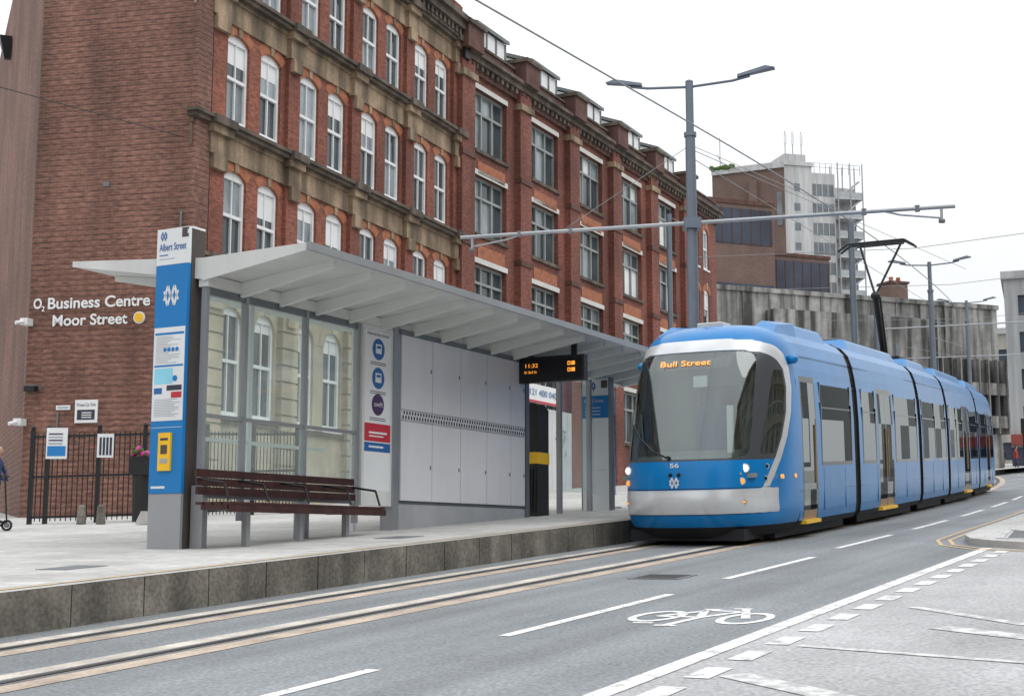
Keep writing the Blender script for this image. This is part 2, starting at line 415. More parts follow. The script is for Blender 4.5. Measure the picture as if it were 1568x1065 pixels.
def sash(b,a,c,e,f,rise=.2,arch='brick_arch',key='sandstone',gl=None,n=8):
    w=.095; zm=e+(f-e)*.5; xm=(a+c)/2
    for zz0,zz1,dy in((e,zm,.17),(zm,f,.15)):
        g_=gl or random.choice(['window_glass','window_glass_painted_sky','window_glass'])
        b.poly([(a,dy,zz0),(c,dy,zz0),(c,dy+random.uniform(-.008,.008),zz1),(a,dy,zz1)],g_)
    b.box(a+.002,a+w,.08,.165,e,f,'white_frame'); b.box(c-w,c-.002,.08,.165,e,f,'white_frame')
    b.box(a+w,c-w,.08,.165,e+.002,e+.13,'white_frame'); b.box(a+w,c-w,.08,.165,f-.24,f-.002,'white_frame')
    b.box(a+w,c-w,.075,.168,zm-.04,zm+.05,'white_frame')
    b.box(xm-.022,xm+.022,.10,.163,e+.13,f-.24,'white_frame')
    b.box(a-.06,c+.06,-.06,.07,e-.09,e+.001,'white_frame')
    if random.random()<.4:
        h=random.uniform(.2,.8)
        b.poly([(a+w,.138,f-.24-h),(c-w,.138,f-.24-h),(c-w,.138,f-.24),(a+w,.138,f-.24)],'sign_white')
    W=(c-a)/2; Rr=(W*W+rise*rise)/(2*rise); zc=f-Rr
    am=math.asin(min(1,W/Rr))
    def ap(k,r): 
        t=-am+2*am*k/n; return (xm+r*math.sin(t),zc+r*math.cos(t))
    for k in range(n):
        p=ap(k,Rr); q=ap(k+1,Rr)
        b.poly([(p[0],-.003,p[1]),(q[0],-.003,q[1]),(q[0],-.003,f+.001),(p[0],-.003,f+.001)],arch)
        b.poly([(p[0],-.003,p[1]),(q[0],-.003,q[1]),(q[0],.2,q[1]),(p[0],.2,p[1])],arch)
        p2=ap(k,Rr+.3); q2=ap(k+1,Rr+.3)
        b.poly([(p[0],-.012,p[1]),(q[0],-.012,q[1]),(q2[0],-.012,q2[1]),(p2[0],-.012,p2[1])],arch)
    b.hexa([(xm-.07,-.05,f-.02),(xm+.07,-.05,f-.02),(xm+.07,0,f-.02),(xm-.07,0,f-.02),(xm-.11,-.05,f+.36),(xm+.11,-.05,f+.36),(xm+.11,0,f+.36),(xm-.11,0,f+.36)],key)
# ---- building 1
T1=frameT((-8.47,35.07),(.3906,.9206))
b=B(T1)
LEN=16.6; ZB=-.3; ZT=20.2
rows=[(3.3,6.3),(7.55,10.07),(11.42,13.97),(15.25,17.6)]
pil=[1.0,4.78,8.54,12.3,16.1]
wins=[]
for i in range(4):
    m_=(pil[i]+pil[i+1])/2
    for dx in (-.82,.82):
        for r in rows: wins.append((m_+dx-.53,m_+dx+.53,r[0],r[1]))
facade(b,0,LEN,ZB,7.0,wins,'sandstone_clean')
facade(b,0,LEN,7.0,ZT,wins,'brick_red')
for w in wins:
    if w[2]<5: sash(b,*w,rise=.5,arch='sandstone_clean',key='sandstone_clean',gl='window_glass')
    else: sash(b,*w)
for r in rows:
    zf=r[1]+.22
    st='sandstone' if r[0]>5 else 'sandstone_clean'
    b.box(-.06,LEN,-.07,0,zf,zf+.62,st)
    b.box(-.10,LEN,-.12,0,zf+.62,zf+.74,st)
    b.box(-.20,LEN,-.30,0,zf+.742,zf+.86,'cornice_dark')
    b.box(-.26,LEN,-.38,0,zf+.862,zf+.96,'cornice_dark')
    for p in pil:
        w=.34 if p not in(1.0,) else .42
        b.box(p-w,p+w,-.22,0,zf-.05,zf+.70,st)
        b.box(p-w-.06,p+w+.06,-.34,0,zf+.52,zf+.741,st)
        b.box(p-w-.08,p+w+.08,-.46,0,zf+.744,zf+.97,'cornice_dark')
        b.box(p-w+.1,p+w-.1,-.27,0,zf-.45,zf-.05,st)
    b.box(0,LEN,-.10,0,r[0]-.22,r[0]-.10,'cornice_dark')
for p in pil:
    b.box(p-.3,p+.3,-.13,0,7.1,ZT,'brick_red')
    z=ZB
    while z<6.4: b.box(p-.42,p+.42,-.20,0,z,z+.42,'sandstone_clean'); b.box(p-.38,p+.38,-.15,0,z+.42,z+.48,'sandstone_clean'); z+=.48
b.box(-.02,.62,-.16,0,ZB,ZT,'brick_gable')
b.box(-.3,LEN,-.55,0,19.0,19.28,'cornice_dark'); b.box(-.3,LEN,-.7,0,19.282,19.5,'cornice_dark')
x=0
while x<LEN: b.box(x,x+.16,-.45,0,18.76,18.998,'cornice_dark'); x+=.34
b.box(-.1,LEN,-.1,.3,19.5,20.2,'brick_dark')
gl_end=(-12.85,36.0)
b.T=frameT(gl_end,(.978,-.208))
facade(b,0,4.48,ZB,ZT,[],'brick_gable')
b.T=frameT((gl_end[0]-.407*22,gl_end[1]+.914*22),(.407,-.914))
facade(b,0,22,ZB,ZT,[],'brick_gable')
b.hexa([(8.1,-.25,17.5),(8.3,-.25,17.5),(8.3,-.02,17.5),(8.1,-.02,17.5),(7.9,-.45,18.3),(8.5,-.45,18.3),(8.5,-.02,18.3),(7.9,-.02,18.3)],'black_metal')
b.T=IDT
e1=T1(LEN,0,0); lw=(gl_end[0]-.407*22,gl_end[1]+.914*22)
b.poly([(-8.47,35.07,ZT),(e1.x,e1.y,ZT),(lw[0]+4,lw[1]+6,ZT),(lw[0],lw[1],ZT),(gl_end[0],gl_end[1],ZT)],'roof_slate')
b.poly([(e1.x,e1.y,ZB),(lw[0]+4,lw[1]+6,ZB),(lw[0]+4,lw[1]+6,ZT),(e1.x,e1.y,ZT)],'brick_dark')
b.poly([(lw[0],lw[1],ZB),(lw[0]+4,lw[1]+6,ZB),(lw[0]+4,lw[1]+6,ZT),(lw[0],lw[1],ZT)],'brick_dark')
b.T=frameT(gl_end,(.978,-.208))
for x,z in ((.25,3.9),(3.9,3.9)):
    b.box(x,x+.22,-.3,0,z,z+.1,'lead_grey'); b.box(x-.04,x+.26,-.42,-.2,z-.08,z+.06,'black_metal')
for x,z in ((.05,5.6),(.0,2.95)):
    b.box(x-.12,x+.1,-.3,-.02,z,z+.18,'sign_white'); b.cyl((x,-.32,z+.08),(x-.12,-.5,z+.02),.05,'sign_white')
b.cyl((1.0,-.04,2.0),(1.0,-.04,3.3),.025,'lead_grey')
b.box(2.0,2.18,-.02,0,9.3,9.42,'lead_grey')
b.cyl((4.30,-.06,2.5),(4.30,-.06,8.5),.03,'lead_grey')
bl1=b.done('brick_office_building',recalc=False)
Tg=frameT(gl_end,(.978,-.208)); gx=(.978,-.208,0); gn=(-.208,-.978,0)
def gpos(q,z,o=-.06): return Tg(4.48-q,o,z)
text('sign_line_1','Business Centre',gpos(3.92,6.04),gx,gn,.30,2.93,'sign_white',bl1,bold=.022)
text('sign_line_2','Moor Street',gpos(3.76,5.58),gx,gn,.29,2.15,'sign_white',bl1,bold=.022)
text('sign_letter_o','O',gpos(4.32,6.06),gx,gn,.27,.24,'sign_white',bl1,bold=.03)
text('sign_digit','2',gpos(4.08,5.98),gx,gn,.14,.09,'sign_white',bl1,bold=.02)
b=B(Tg)
b.cyl((3.22,-.07,5.72),(3.22,-.02,5.72),.16,'sign_white',n=20)
b.cyl((3.22,-.09,5.72),(3.22,-.07,5.72),.125,'sign_yellow',n=20)
b.done('round_badge',bl1)
b=B(Tg)
b.box(1.5,2.14,-.06,-.02,3.0,3.6,'sign_white'); b.box(1.57,2.07,-.066,-.06,3.08,3.34,'ink_dark')
for k in range(3): b.box(1.7,1.98,-.07,-.066,3.13+k*.06,3.155+k*.06,'sign_white')
cp=b.done('car_park_sign')
text('car_park_text','Private Car Park',Tg(1.55,-.062,3.43),gx,gn,.09,.54,'ink_dark',cp)
b=B(Tg); b.box(.95,1.35,-.05,-.02,3.35,3.47,'paper'); b.box(1.0,1.3,-.054,-.05,3.39,3.43,'ink_grey'); b.done('wall_plaque')

# ---- building 2
T2=frameT((-1.99,50.1),(.4543,.8909))
b=B(T2); L2=30.0; Z2=19.1
cols=[1.25+4.86*i for i in range(5)]
rows2=[(4.5,6.95),(8.4,10.45),(11.6,13.9),(14.9,17.33)]
ops=[]
for c in cols:
    for r in rows2: ops.append((c,c+2.65,r[0],r[1]))
ec=26.2
for i in range(2):
    for r in rows2: ops.append((ec+i*1.6,ec+i*1.6+.9,r[0],r[1]-.1))
facade(b,0,L2,-.3,Z2,ops,'brick_red2',depth=.35)
for o in ops:
    a,c,e,f=o
    if c-a>2:
        b.poly([(a,.3,e),(c,.3,e),(c,.3,f),(a,.3,f)],'window_glass')
        zt=e+(f-e)*.66
        for z0,z1 in ((e,zt),(zt,f)):
            for k in range(3):
                if random.random()<.42:
                    x0=a+(c-a)*k/3; x1=a+(c-a)*(k+1)/3
                    b.poly([(x0,.297,z0),(x1,.297,z0),(x1,.297,z1),(x0,.297,z1)],'window_glass_painted_sky' if random.random()<.7 else 'sign_white')  # pale panes: reflected sky put into the colour
        for k in range(4):
            x0=a+(c-a)*k/3; b.box(max(a,x0-.05),min(c,x0+.05),.2,.29,e,f,'frame_green')
        for z in (e,zt-.05,f-.1): b.box(a,c,.19,.291,z,z+.1,'frame_green')
        b.box(a-.06,c+.06,-.03,.05,f,f+.20,'lintel_white')
        b.box(a-.06,c+.06,-.10,.05,e-.14,e-.002,'cornice_dark')
        b.box(a+.2,c-.2,-.03,0,e-.95,e-.45,'brick_arch') if e>8 else None
    else: sash(b,a,c,e,f,.3)
for i in range(6):
    p=cols[0]-.75+4.86*i-.25
    w=.5
    b.box(p-w,p+w,-.28,0,-.3,18.6,'brick_red2')
    b.box(p-w-.08,p+w+.08,-.38,0,17.35,17.6,'sandstone')
    b.box(p-w-.12,p+w+.12,-.60,.3,18.4,19.30,'brick_dark')
    b.box(p-w-.2,p+w+.2,-.70,.35,19.302,19.46,'cornice_dark')
    for z in (7.5,11.0,14.4): b.box(p-w-.03,p+w+.03,-.33,0,z-.1,z+.1,'brick_dark')
b.box(0,L2,-.14,0,17.8,18.15,'brick_dark'); b.box(0,L2,-.36,0,18.15,18.36,'cornice_dark'); b.box(0,L2,-.5,0,18.362,18.5,'cornice_dark')
b.box(0,L2,-.06,.25,18.5,19.0,'brick_dark'); b.box(0,L2,-.12,.3,19.002,19.1,'cornice_dark')
x=0
while x<L2: b.box(x,x+.2,-.28,0,17.95,18.148,'cornice_dark'); x+=.42
for i,c in enumerate(cols):
    x0=c+.1; x1=c+2.5
    b.hexa([(x0,.0,19.1),(x1,.0,19.1),(x1,2.4,19.1),(x0,2.4,19.1),(x0,.0,19.85),(x1,.0,19.85),(x1,2.4,20.8),(x0,2.4,20.8)],'sign_white')
    b.hexa([(x0-.14,-.15,19.85),(x1+.14,-.15,19.85),(x1+.14,2.4,20.82),(x0-.14,2.4,20.82),(x0-.14,-.15,20.0),(x1+.14,-.15,20.0),(x1+.14,2.4,20.96),(x0-.14,2.4,20.96)],'frame_dark')
    for k in range(4):
        xx=x0+(x1-x0)*k/3; b.box(xx-.05,xx+.05,-.04,0,19.2,19.85,'frame_dark')
b.poly([(0,.2,19.0),(L2,.2,19.0),(L2,14,19.0),(0,14,19.0)],'roof_slate')
b.poly([(L2,0,-.3),(L2,14,-.3),(L2,14,Z2),(L2,0,Z2)],'brick_red2')
b.poly([(0,14,-.3),(L2,14,-.3),(L2,14,Z2),(0,14,Z2)],'brick_dark')
b.poly([(0,0,19),(0,14,19),(0,14,20.2),(0,0,20.2)],'brick_dark')
b.box(4.3,9.3,-.34,-.29,1.0,5.3,'white_wall')
b.cyl((-.05,-.2,0),(-.05,-.2,18.6),.08,'black_metal'); b.box(-.25,.15,-.4,-.05,18.0,18.5,'black_metal')
b.cyl((25.4,-.2,0),(25.4,-.2,17.6),.07,'black_metal')
bl2=b.done('brick_warehouse_building',recalc=False)
b=B(T2); b.box(4.6,8.2,-.40,-.345,5.45,6.2,'sign_white'); b.box(4.6,8.2,-.41,-.40,5.45,5.55,'sign_red'); sg=b.done('phone_number_sign')
text('phone_text','0121 400 0407',T2(4.8,-.42,5.75),(.4543,.8909,0),(.8909,-.4543,0),.26,3.1,'ink_blue',sg)
b=B(T2)
for k in range(16):
    x=7.6+random.uniform(0,1.2); z=3.4+random.uniform(0,1.2)
    b.cyl((x,-.35,z),(x+random.uniform(-.3,.3),-.35,z+random.uniform(-.4,.4)),.03,'ink_grey',n=5)
b.done('graffiti',bl2)
# ---- opposite side of the street (outside the frame; seen in reflections)
def side_block(name,o,xd,L,m,zb=-2,zt=17,nrows=4):
    b=B(frameT(o,xd)); ops=[]
    n=int(L/4.4)
    for i in range(n):
        for j in range(nrows): ops.append((1.2+i*4.4,3.4+i*4.4,3.0+j*3.8,5.5+j*3.8))
    facade(b,0,L,zb,zt,ops,m,depth=.4)
    for o_ in ops:
        b.poly([(o_[0],.3,o_[2]),(o_[1],.3,o_[2]),(o_[1],.3,o_[3]),(o_[0],.3,o_[3])],'window_glass')
        xm=(o_[0]+o_[1])/2; b.box(xm-.06,xm+.06,.2,.29,o_[2],o_[3],'white_frame'); b.box(o_[0],o_[1],.2,.28,(o_[2]+o_[3])/2-.06,(o_[2]+o_[3])/2+.06,'white_frame')
    for j in range(nrows): b.box(0,L,-.3,0,6.2+j*3.8-.3,6.2+j*3.8,m)
    for i in range(n): b.box(i*4.4,i*4.4+.7,-.25,0,zb,zt,m)
    b.box(0,L,-.8,0,zt,zt+.8,m)
    b.poly([(0,0,zt),(L,0,zt),(L,14,zt),(0,14,zt)],'roof_slate')
    b.poly([(0,0,zb),(0,14,zb),(0,14,zt),(0,0,zt)],m); b.poly([(L,0,zb),(L,14,zb),(L,14,zt),(L,0,zt)],m)
    b.poly([(0,14,zb),(L,14,zb),(L,14,zt),(0,14,zt)],m)
    b.done(name,recalc=False)
pt=lambda s,t:(U[0]*s+N[0]*t,U[1]*s+N[1]*t)
side_block('stone_building',pt(66,14),(-U[0],-U[1]),52.8,'lime_stone')
side_block('stone_building',pt(-12,14),(-U[0],-U[1]),40,'lime_stone',zb=-5)
side_block('brick_shop_building',pt(-45,-24),U,35.2,'brick_red2',zb=-5,zt=14)

# ---- concrete car park
TC=frameT((12.8,85),(.9316,.3635))
b=B(TC)
b.box(0,22,0,16,0,15.6,'concrete_stained')
b.box(-.1,22.1,-.12,16,15.6,15.9,'concrete_stained')
for i in range(12): b.box(i*1.95-.02,i*1.95+.1,-.06,0,8,15.58,'concrete_stained')
b.box(3.5,16,-1.2,-.13,8.5,14.4,'concrete_stained')
b.box(16.5,21.8,-.9,-.1,9.6,10.4,'concrete_stained'); b.box(16.5,21.8,-.9,-.1,7.4,8.2,'concrete_stained')
b.box(16.5,21.8,-.08,0,8.2,9.6,'dark_glass_far'); b.box(16.5,21.8,-.08,0,10.4,11.4,'dark_glass_far')
for i in range(8): b.box(16.5+i*.75,16.6+i*.75,-.95,-.1,7,12,'concrete_stained')
b.done('concrete_car_park')
b=B(TC); b.box(15.6,17.0,3,4.4,15.9,17.6,'brick_brown'); b.box(15.5,17.1,2.9,4.5,17.6,17.75,'brick_dark')
b.cyl((16,3.5,17.75),(16,3.5,18.1),.15,'brick_arch'); b.cyl((16.6,3.5,17.75),(16.6,3.5,18.1),.15,'brick_arch'); b.done('brick_chimney')
# ---- brown building
TB=frameT((16.5,118),(.93,.36))
b=B(TB)
b.box(0,7.6,0,14,3,29.6,'brick_brown')
b.box(.2,7.4,-.06,0,26.0,29.2,'dark_glass_far'); b.box(.2,7.4,-.06,0,21.6,22.4,'dark_glass_far')
b.box(7.6,14.4,1.5,14,3,25.6,'brick_brown'); b.box(7.7,14.3,1.42,1.5,21.8,25.2,'dark_glass_far'); b.box(7.7,14.3,1.42,1.5,17,18,'dark_glass_far')
for i in range(8): b.box(.2+i*1.0,.28+i*1.0,-.1,-.06,26,29.2,'brick_dark')
for i in range(8): b.box(7.7+i*.93,7.78+i*.93,1.38,1.42,21.8,25.2,'brick_dark')
b.box(-.1,7.7,-.1,14,29.6,30.0,'brick_dark'); b.box(7.6,14.5,1.4,14,25.6,25.9,'brick_dark')
b.done('brown_office_building')
# ---- tower block
TT=frameT((40.0,196),(.97,.243))
b=B(TT)
zt=54.5
b.box(0,4.4,0,14,3,zt,'concrete_tower')
b.box(4.4,8.6,1.0,14,3,zt-.6,'concrete_tower')
for k in range(14):
    z=zt-4.0-k*2.95
    b.box(4.5,8.4,.9,1.0,z,z+1.7,'tower_glass')
    for i in range(5): b.box(4.5+i*.95,4.6+i*.95,.85,.9,z,z+1.7,'concrete_tower')
    b.box(1.5,2.4,-.06,0,z+.2,z+1.3,'tower_glass')
    b.box(8.7,12.8,.2,2.6,z-.5,z-.3,'concrete_tower')
    b.box(8.7,12.8,.2,.3,z-.3,z+.6,'galv_steel')
    b.hexa([(8.9,.6,z-.4),(9.3,.6,z-.4),(9.3,1.3,z-.4),(8.9,1.3,z-.4),(12.2,.6,z+2.4),(12.6,.6,z+2.4),(12.6,1.3,z+2.4),(12.2,1.3,z+2.4)],'galv_steel')
for x in (8.7,10.7,12.7): b.cyl((x,.2,3),(x,.2,zt+1.0),.1,'galv_steel',n=6); b.cyl((x,2.6,3),(x,2.6,zt+1.0),.1,'galv_steel',n=6)
b.box(8.6,12.8,2.6,14,3,zt-2.2,'concrete_tower')
b.box(-.2,4.6,-.2,14,zt,zt+.6,'concrete_tower'); b.box(.8,4.2,1.5,6,zt+.6,zt+2.2,'concrete_tower')
for x in (1.2,2.4,3.8): b.cyl((x,2,zt+2.2),(x,2,zt+5.8),.08,'galv_steel',n=6); b.box(x-.2,x+.2,1.8,2.0,zt+3.8,zt+5.4,'sign_white')
b.box(4.4,12.8,1.0,1.05,zt+.3,zt+.36,'galv_steel'); b.box(4.4,12.8,1.0,1.05,zt+.9,zt+.96,'galv_steel')
for i in range(10): b.cyl((4.4+i*.93,1.02,zt-.6),(4.4+i*.93,1.02,zt+.96),.05,'galv_steel',n=5)
b.T=frameT((40.0,196),(-.90,.435))
b.poly([(0,0,3),(11,0,3),(11,0,zt-.2),(0,0,zt-.2)],'brick_brown')
b.box(0,11,-8,.35,zt-.4,zt+.5,'concrete_tower')
b.box(.4,1.2,.02,.1,zt-9,zt-4,'tower_glass')
b.box(4,5.2,0,.9,zt-7.2,zt-2.0,'brick_brown')
b.cyl((10,-1,zt),(10,-1,zt+5.6),.07,'galv_steel',n=6); b.cyl((9,-1,zt),(10.4,-1,zt+3),.07,'galv_steel',n=6)
for k in range(20): b.ell((9+random.uniform(-1.6,2.0),.3,zt+.5+random.uniform(-.1,.3)),.4,.4,.3,'moss',6,4)
b.done('tower_block',recalc=False)
# ---- grey building right
TR=frameT((38.6,106),(.93,-.36))
b=B(TR)
ops=[]
for i in range(5):
    for j in range(4): ops.append((1.0+i*2.4,2.2+i*2.4,8.6+j*2.9,10.2+j*2.9))
facade(b,0,14,2,20.2,ops,'render_grey')
for o in ops: b.poly([(o[0],.2,o[2]),(o[1],.2,o[2]),(o[1],.2,o[3]),(o[0],.2,o[3])],'dark_glass_far')
b.box(-.2,14,-.3,12,20.2,20.8,'render_grey'); b.box(0,14,-.5,0,7.2,8.0,'shop_red'); b.box(0,14,-.1,0,4.9,7.0,'dark_glass_far')
b.poly([(0,0,2),(0,12,2),(0,12,20.2),(0,0,20.2)],'render_grey')
b.box(2,3.4,3,5,20.8,22.2,'concrete_tower')
b.done('grey_rendered_building',recalc=False)
b=B(frameT((30,150),(.9,-.43)))
ops=[]
for i in range(14):
    for j in range(4): ops.append((1.0+i*3,2.4+i*3,8+j*3.2,9.8+j*3.2))
facade(b,0,44,3,21,ops,'far_stone')
for o in ops: b.poly([(o[0],.2,o[2]),(o[1],.2,o[2]),(o[1],.2,o[3]),(o[0],.2,o[3])],'dark_glass_far')
b.box(0,44,-.3,10,21,21.6,'render_grey')
b.done('distant_terrace_building',recalc=False)

# ------------------------------------------------------------ shelter
TS=frameT((0,0),U)
b=B(TS); yw=12.2
sA,sB=13.9,27.5
pr=[(10.49,3.68,3.75),(12.2,3.50,3.72),(14.62,3.84,3.90)]
for i in range(2):
    (y0,l0,h0),(y1,l1,h1)=pr[i],pr[i+1]
    b.hexa([(sA,y0,l0),(sB,y0,l0),(sB,y1,l1),(sA,y1,l1),(sA,y0,h0),(sB,y0,h0),(sB,y1,h1),(sA,y1,h1)],'shelter_white')
b.box(sA-.01,sB+.01,10.44,10.488,3.665,3.77,'galv_steel')
b.hexa([(sA-.03,10.5,3.66),(sA,10.5,3.66),(sA,12.2,3.42),(sA-.03,12.2,3.42),(sA-.03,10.5,3.76),(sA,10.5,3.76),(sA,12.2,3.73),(sA-.03,12.2,3.73)],'shelter_white')
b.hexa([(sA-.03,12.2,3.44),(sA,12.2,3.44),(sA,14.6,3.83),(sA-.03,14.6,3.83),(sA-.03,12.2,3.73),(sA,12.2,3.73),(sA,14.6,3.91),(sA-.03,14.6,3.91)],'shelter_white')
s=sA+.7
while s<sB:
    b.hexa([(s,10.6,3.58),(s+.07,10.6,3.58),(s+.07,12.15,3.30),(s,12.15,3.30),(s,10.6,3.675),(s+.07,10.6,3.675),(s+.07,12.15,3.50),(s,12.15,3.50)],'shelter_under')
    b.hexa([(s,12.25,3.30),(s+.07,12.25,3.30),(s+.07,14.5,3.74),(s,14.5,3.74),(s,12.25,3.50),(s+.07,12.25,3.50),(s+.07,14.5,3.82),(s,14.5,3.82)],'shelter_under')
    s+=.86
b.box(sA,sB,12.12,12.28,3.345,3.495,'shelter_white')
px=[13.95,14.77,16.15,17.48]
for x in px: b.box(x-.03,x+.03,yw-.045,yw+.045,.25,3.34,'galv_steel')
for i in range(3):
    a,c=px[i]+.04,px[i+1]-.04
    for z0,z1 in((.62,1.60),(1.66,3.24)):
        b.poly([(a,yw,z0),(c,yw,z0),(c,yw,z1),(a,yw,z1)],'shelter_glass')
b.box(px[0],px[-1],yw-.025,yw+.025,1.605,1.655,'galv_steel'); b.box(px[0],px[-1],yw-.03,yw+.03,3.245,3.34,'shelter_steel'); b.box(px[0],px[-1],yw-.03,yw+.03,.54,.615,'galv_steel')
for x in (13.95,16.15,18.45,22.6,27.3):
    b.box(x-.05,x+.05,yw-.1,yw+.1,-.95+.0584*x-.05,.7,'galv_steel')
for x in (15.55,18.2): b.box(x-.04,x+.04,yw+.5,yw+.58,0,3.5,'totem_white')
b.box(14.2,17.4,yw+.52,yw+.56,1.35,1.40,'totem_white')
b.box(17.52,18.36,yw-.09,yw+.09,.52,3.34,'shelter_white')
b.box(18.36,18.53,yw-.12,yw+.12,.13,3.42,'galv_steel')
edges=[18.56,19.52,20.45,21.38,22.28,22.84]
for i in range(5):
    a,c=edges[i]+.008,edges[i+1]-.008
    b.box(a,c,yw-.13,yw+.13,.62,3.30,'panel_grey')
    for z in (1.15,2.75): b.box(c-.06,c-.035,yw-.14,yw-.13,z,z+.06,'shelter_steel')
b.box(18.53,22.86,yw-.10,yw+.10,.56,3.36,'shelter_steel')
b.box(18.5,22.9,yw-.15,yw+.15,3.305,3.38,'shelter_steel')
x=18.6
while x<22.8:
    b.box(x,x+.035,yw-.136,yw-.13,1.93,1.99,'ink_dark'); b.box(x+.03,x+.065,yw-.136,yw-.13,2.01,2.06,'ink_dark'); x+=.085
b.box(18.56,22.84,yw-.134,yw-.13,1.895,1.92,'ink_grey'); b.box(18.56,22.84,yw-.134,yw-.13,2.07,2.09,'ink_grey')
b.hexa([(18.5,yw-.11,.05),(22.9,yw-.11,.30),(22.9,yw+.11,.30),(18.5,yw+.11,.05),(18.5,yw-.11,.56),(22.9,yw-.11,.56),(22.9,yw+.11,.56),(18.5,yw+.11,.56)],'panel_back')
b.box(22.86,23.0,yw-.14,yw+.14,.28,3.42,'shelter_steel')
for a,c in ((24.6,25.9),(26.0,27.3)): b.poly([(a,yw,.95),(c,yw,.95),(c,yw,3.2),(a,yw,3.2)],'shelter_glass')
for x in (24.55,25.95): b.box(x-.04,x+.04,yw-.05,yw+.05,.3,3.34,'galv_steel')
sh=b.done('tram_stop_shelter')
b=B(TS); yf=yw-.09
def disc(b,cx,cz,r,m,y,n=24): b.cyl((cx,y,cz),(cx,y-.004,cz),r,m,n=n)
b.box(17.58,18.30,yf-.004,yf,.75,3.26,'paper')
for cz,m_ in ((2.98,'ink_blue'),(2.52,'ink_blue'),(2.10,'sign_purple')):
    disc(b,17.94,cz,.17,m_,yf-.004)
    if m_!='sign_purple':
        b.box(17.86,18.02,yf-.012,yf-.008,cz-.07,cz+.08,'paper'); b.box(17.885,17.995,yf-.014,yf-.012,cz+.01,cz+.055,'ink_blue')
for z in (2.76,2.73,2.30,2.27,1.88,1.85): b.box(17.72,18.16,yf-.006,yf-.004,z,z+.012,'ink_dark')
b.box(17.58,18.30,yf-.008,yf-.004,1.52,1.80,'sign_red'); b.box(17.58,18.30,yf-.008,yf-.004,1.36,1.50,'ink_blue')
b.box(17.7,18.2,yf-.010,yf-.008,1.64,1.67,'paper'); b.box(17.7,18.1,yf-.010,yf-.008,1.59,1.61,'paper'); b.box(17.7,18.1,yf-.010,yf-.008,1.42,1.45,'paper')
b.done('poster_graphics',sh)
nn_=(N[0],N[1],0); un=(U[0],U[1],0)
text('poster_heading','How to buy tickets?',TS(17.62,yf-.006,3.19),un,nn_,.055,.62,'ink_dark',sh)
text('poster_brand','swift',TS(17.82,yf-.012,2.07),un,nn_,.08,.24,'paper',sh)
# bench
b=B(TS); yb=11.80
bz=.48; x0,x1=13.75,17.3
for k in range(4): b.box(x0,x1,yb-.28+k*.15,yb-.16+k*.15,bz-.035,bz,'bench_wood')
for k in range(3): b.box(x0,x1,yb+.26+k*.012,yb+.30+k*.012,bz+.10+k*.115,bz+.20+k*.115,'bench_wood')
b.box(x0,x1,yb-.30,yb-.26,bz-.13,bz-.04,'bench_wood')
b.box(x0,x1,yb-.24,yb+.2,bz-.10,bz-.036,'bench_wood')
for x in (14.35,15.5,16.6):
    g=-.93+.0584*x-.03
    b.box(x-.04,x+.04,yb-.10,yb-.02,g,bz-.1,'galv_steel'); b.box(x-.03,x+.03,yb-.2,yb+.27,bz-.12,bz-.1,'galv_steel')
for x in (13.8,14.6,15.5,16.5,17.25):
    b.tube([(x,yb+.28,bz+.30),(x,yb-.14,bz+.24),(x,yb-.22,bz+.02)],.017,'black_metal',6)
b.done('bench')
Tn=lambda s,z0=0: frameT((U[0]*s,U[1]*s),N)
T=Tn(22.6); b=B(T)
b.box(-12.12,-10.72,0,.16,2.90,3.38,'rubber_black'); b.box(-12.06,-10.78,-.006,0,2.95,3.33,'screen_black')
b.box(-11.9,-11.8,.04,.1,3.38,3.5,'black_metal'); b.box(-11.0,-10.9,.04,.1,3.38,3.6,'black_metal')
for z in (3.19,3.07):
    b.box(-11.05,-10.99,-.01,-.006,z,z+.07,'led_amber'); b.box(-10.97,-10.9,-.01,-.006,z,z+.07,'led_amber'); b.box(-11.035,-11.005,-.012,-.01,z+.015,z+.055,'screen_black')
pid=b.done('passenger_information_display')
nu=(-U[0],-U[1],0)
text('display_time','11:32',T(-11.95,-.01,3.18),nn_,nu,.075,.26,'led_amber',pid)
text('display_line','01 Bull St',T(-11.95,-.01,3.07),nn_,nu,.05,.26,'led_amber',pid)
T=Tn(23.35); b=B(T); g=-.93+.0584*23.4
b.box(-12.55,-12.08,0,.5,g,g+2.05,'rubber_black'); b.hexa([(-12.55,0,g+2.05),(-12.08,0,g+2.05),(-12.08,.5,g+2.05),(-12.55,.5,g+2.05),(-12.48,.05,g+2.16),(-12.15,.05,g+2.16),(-12.15,.45,g+2.16),(-12.48,.45,g+2.16)],'rubber_black')
b.box(-12.56,-12.07,-.012,.512,g+1.0,g+1.22,'sign_yellow')
for k in range(7): b.cyl((-12.54+k*.07,-.01,g+.1),(-12.52+k*.07,-.012,g+.9),.012,'rubber_black',n=5)
b.done('ticket_machine',bevel=.03)

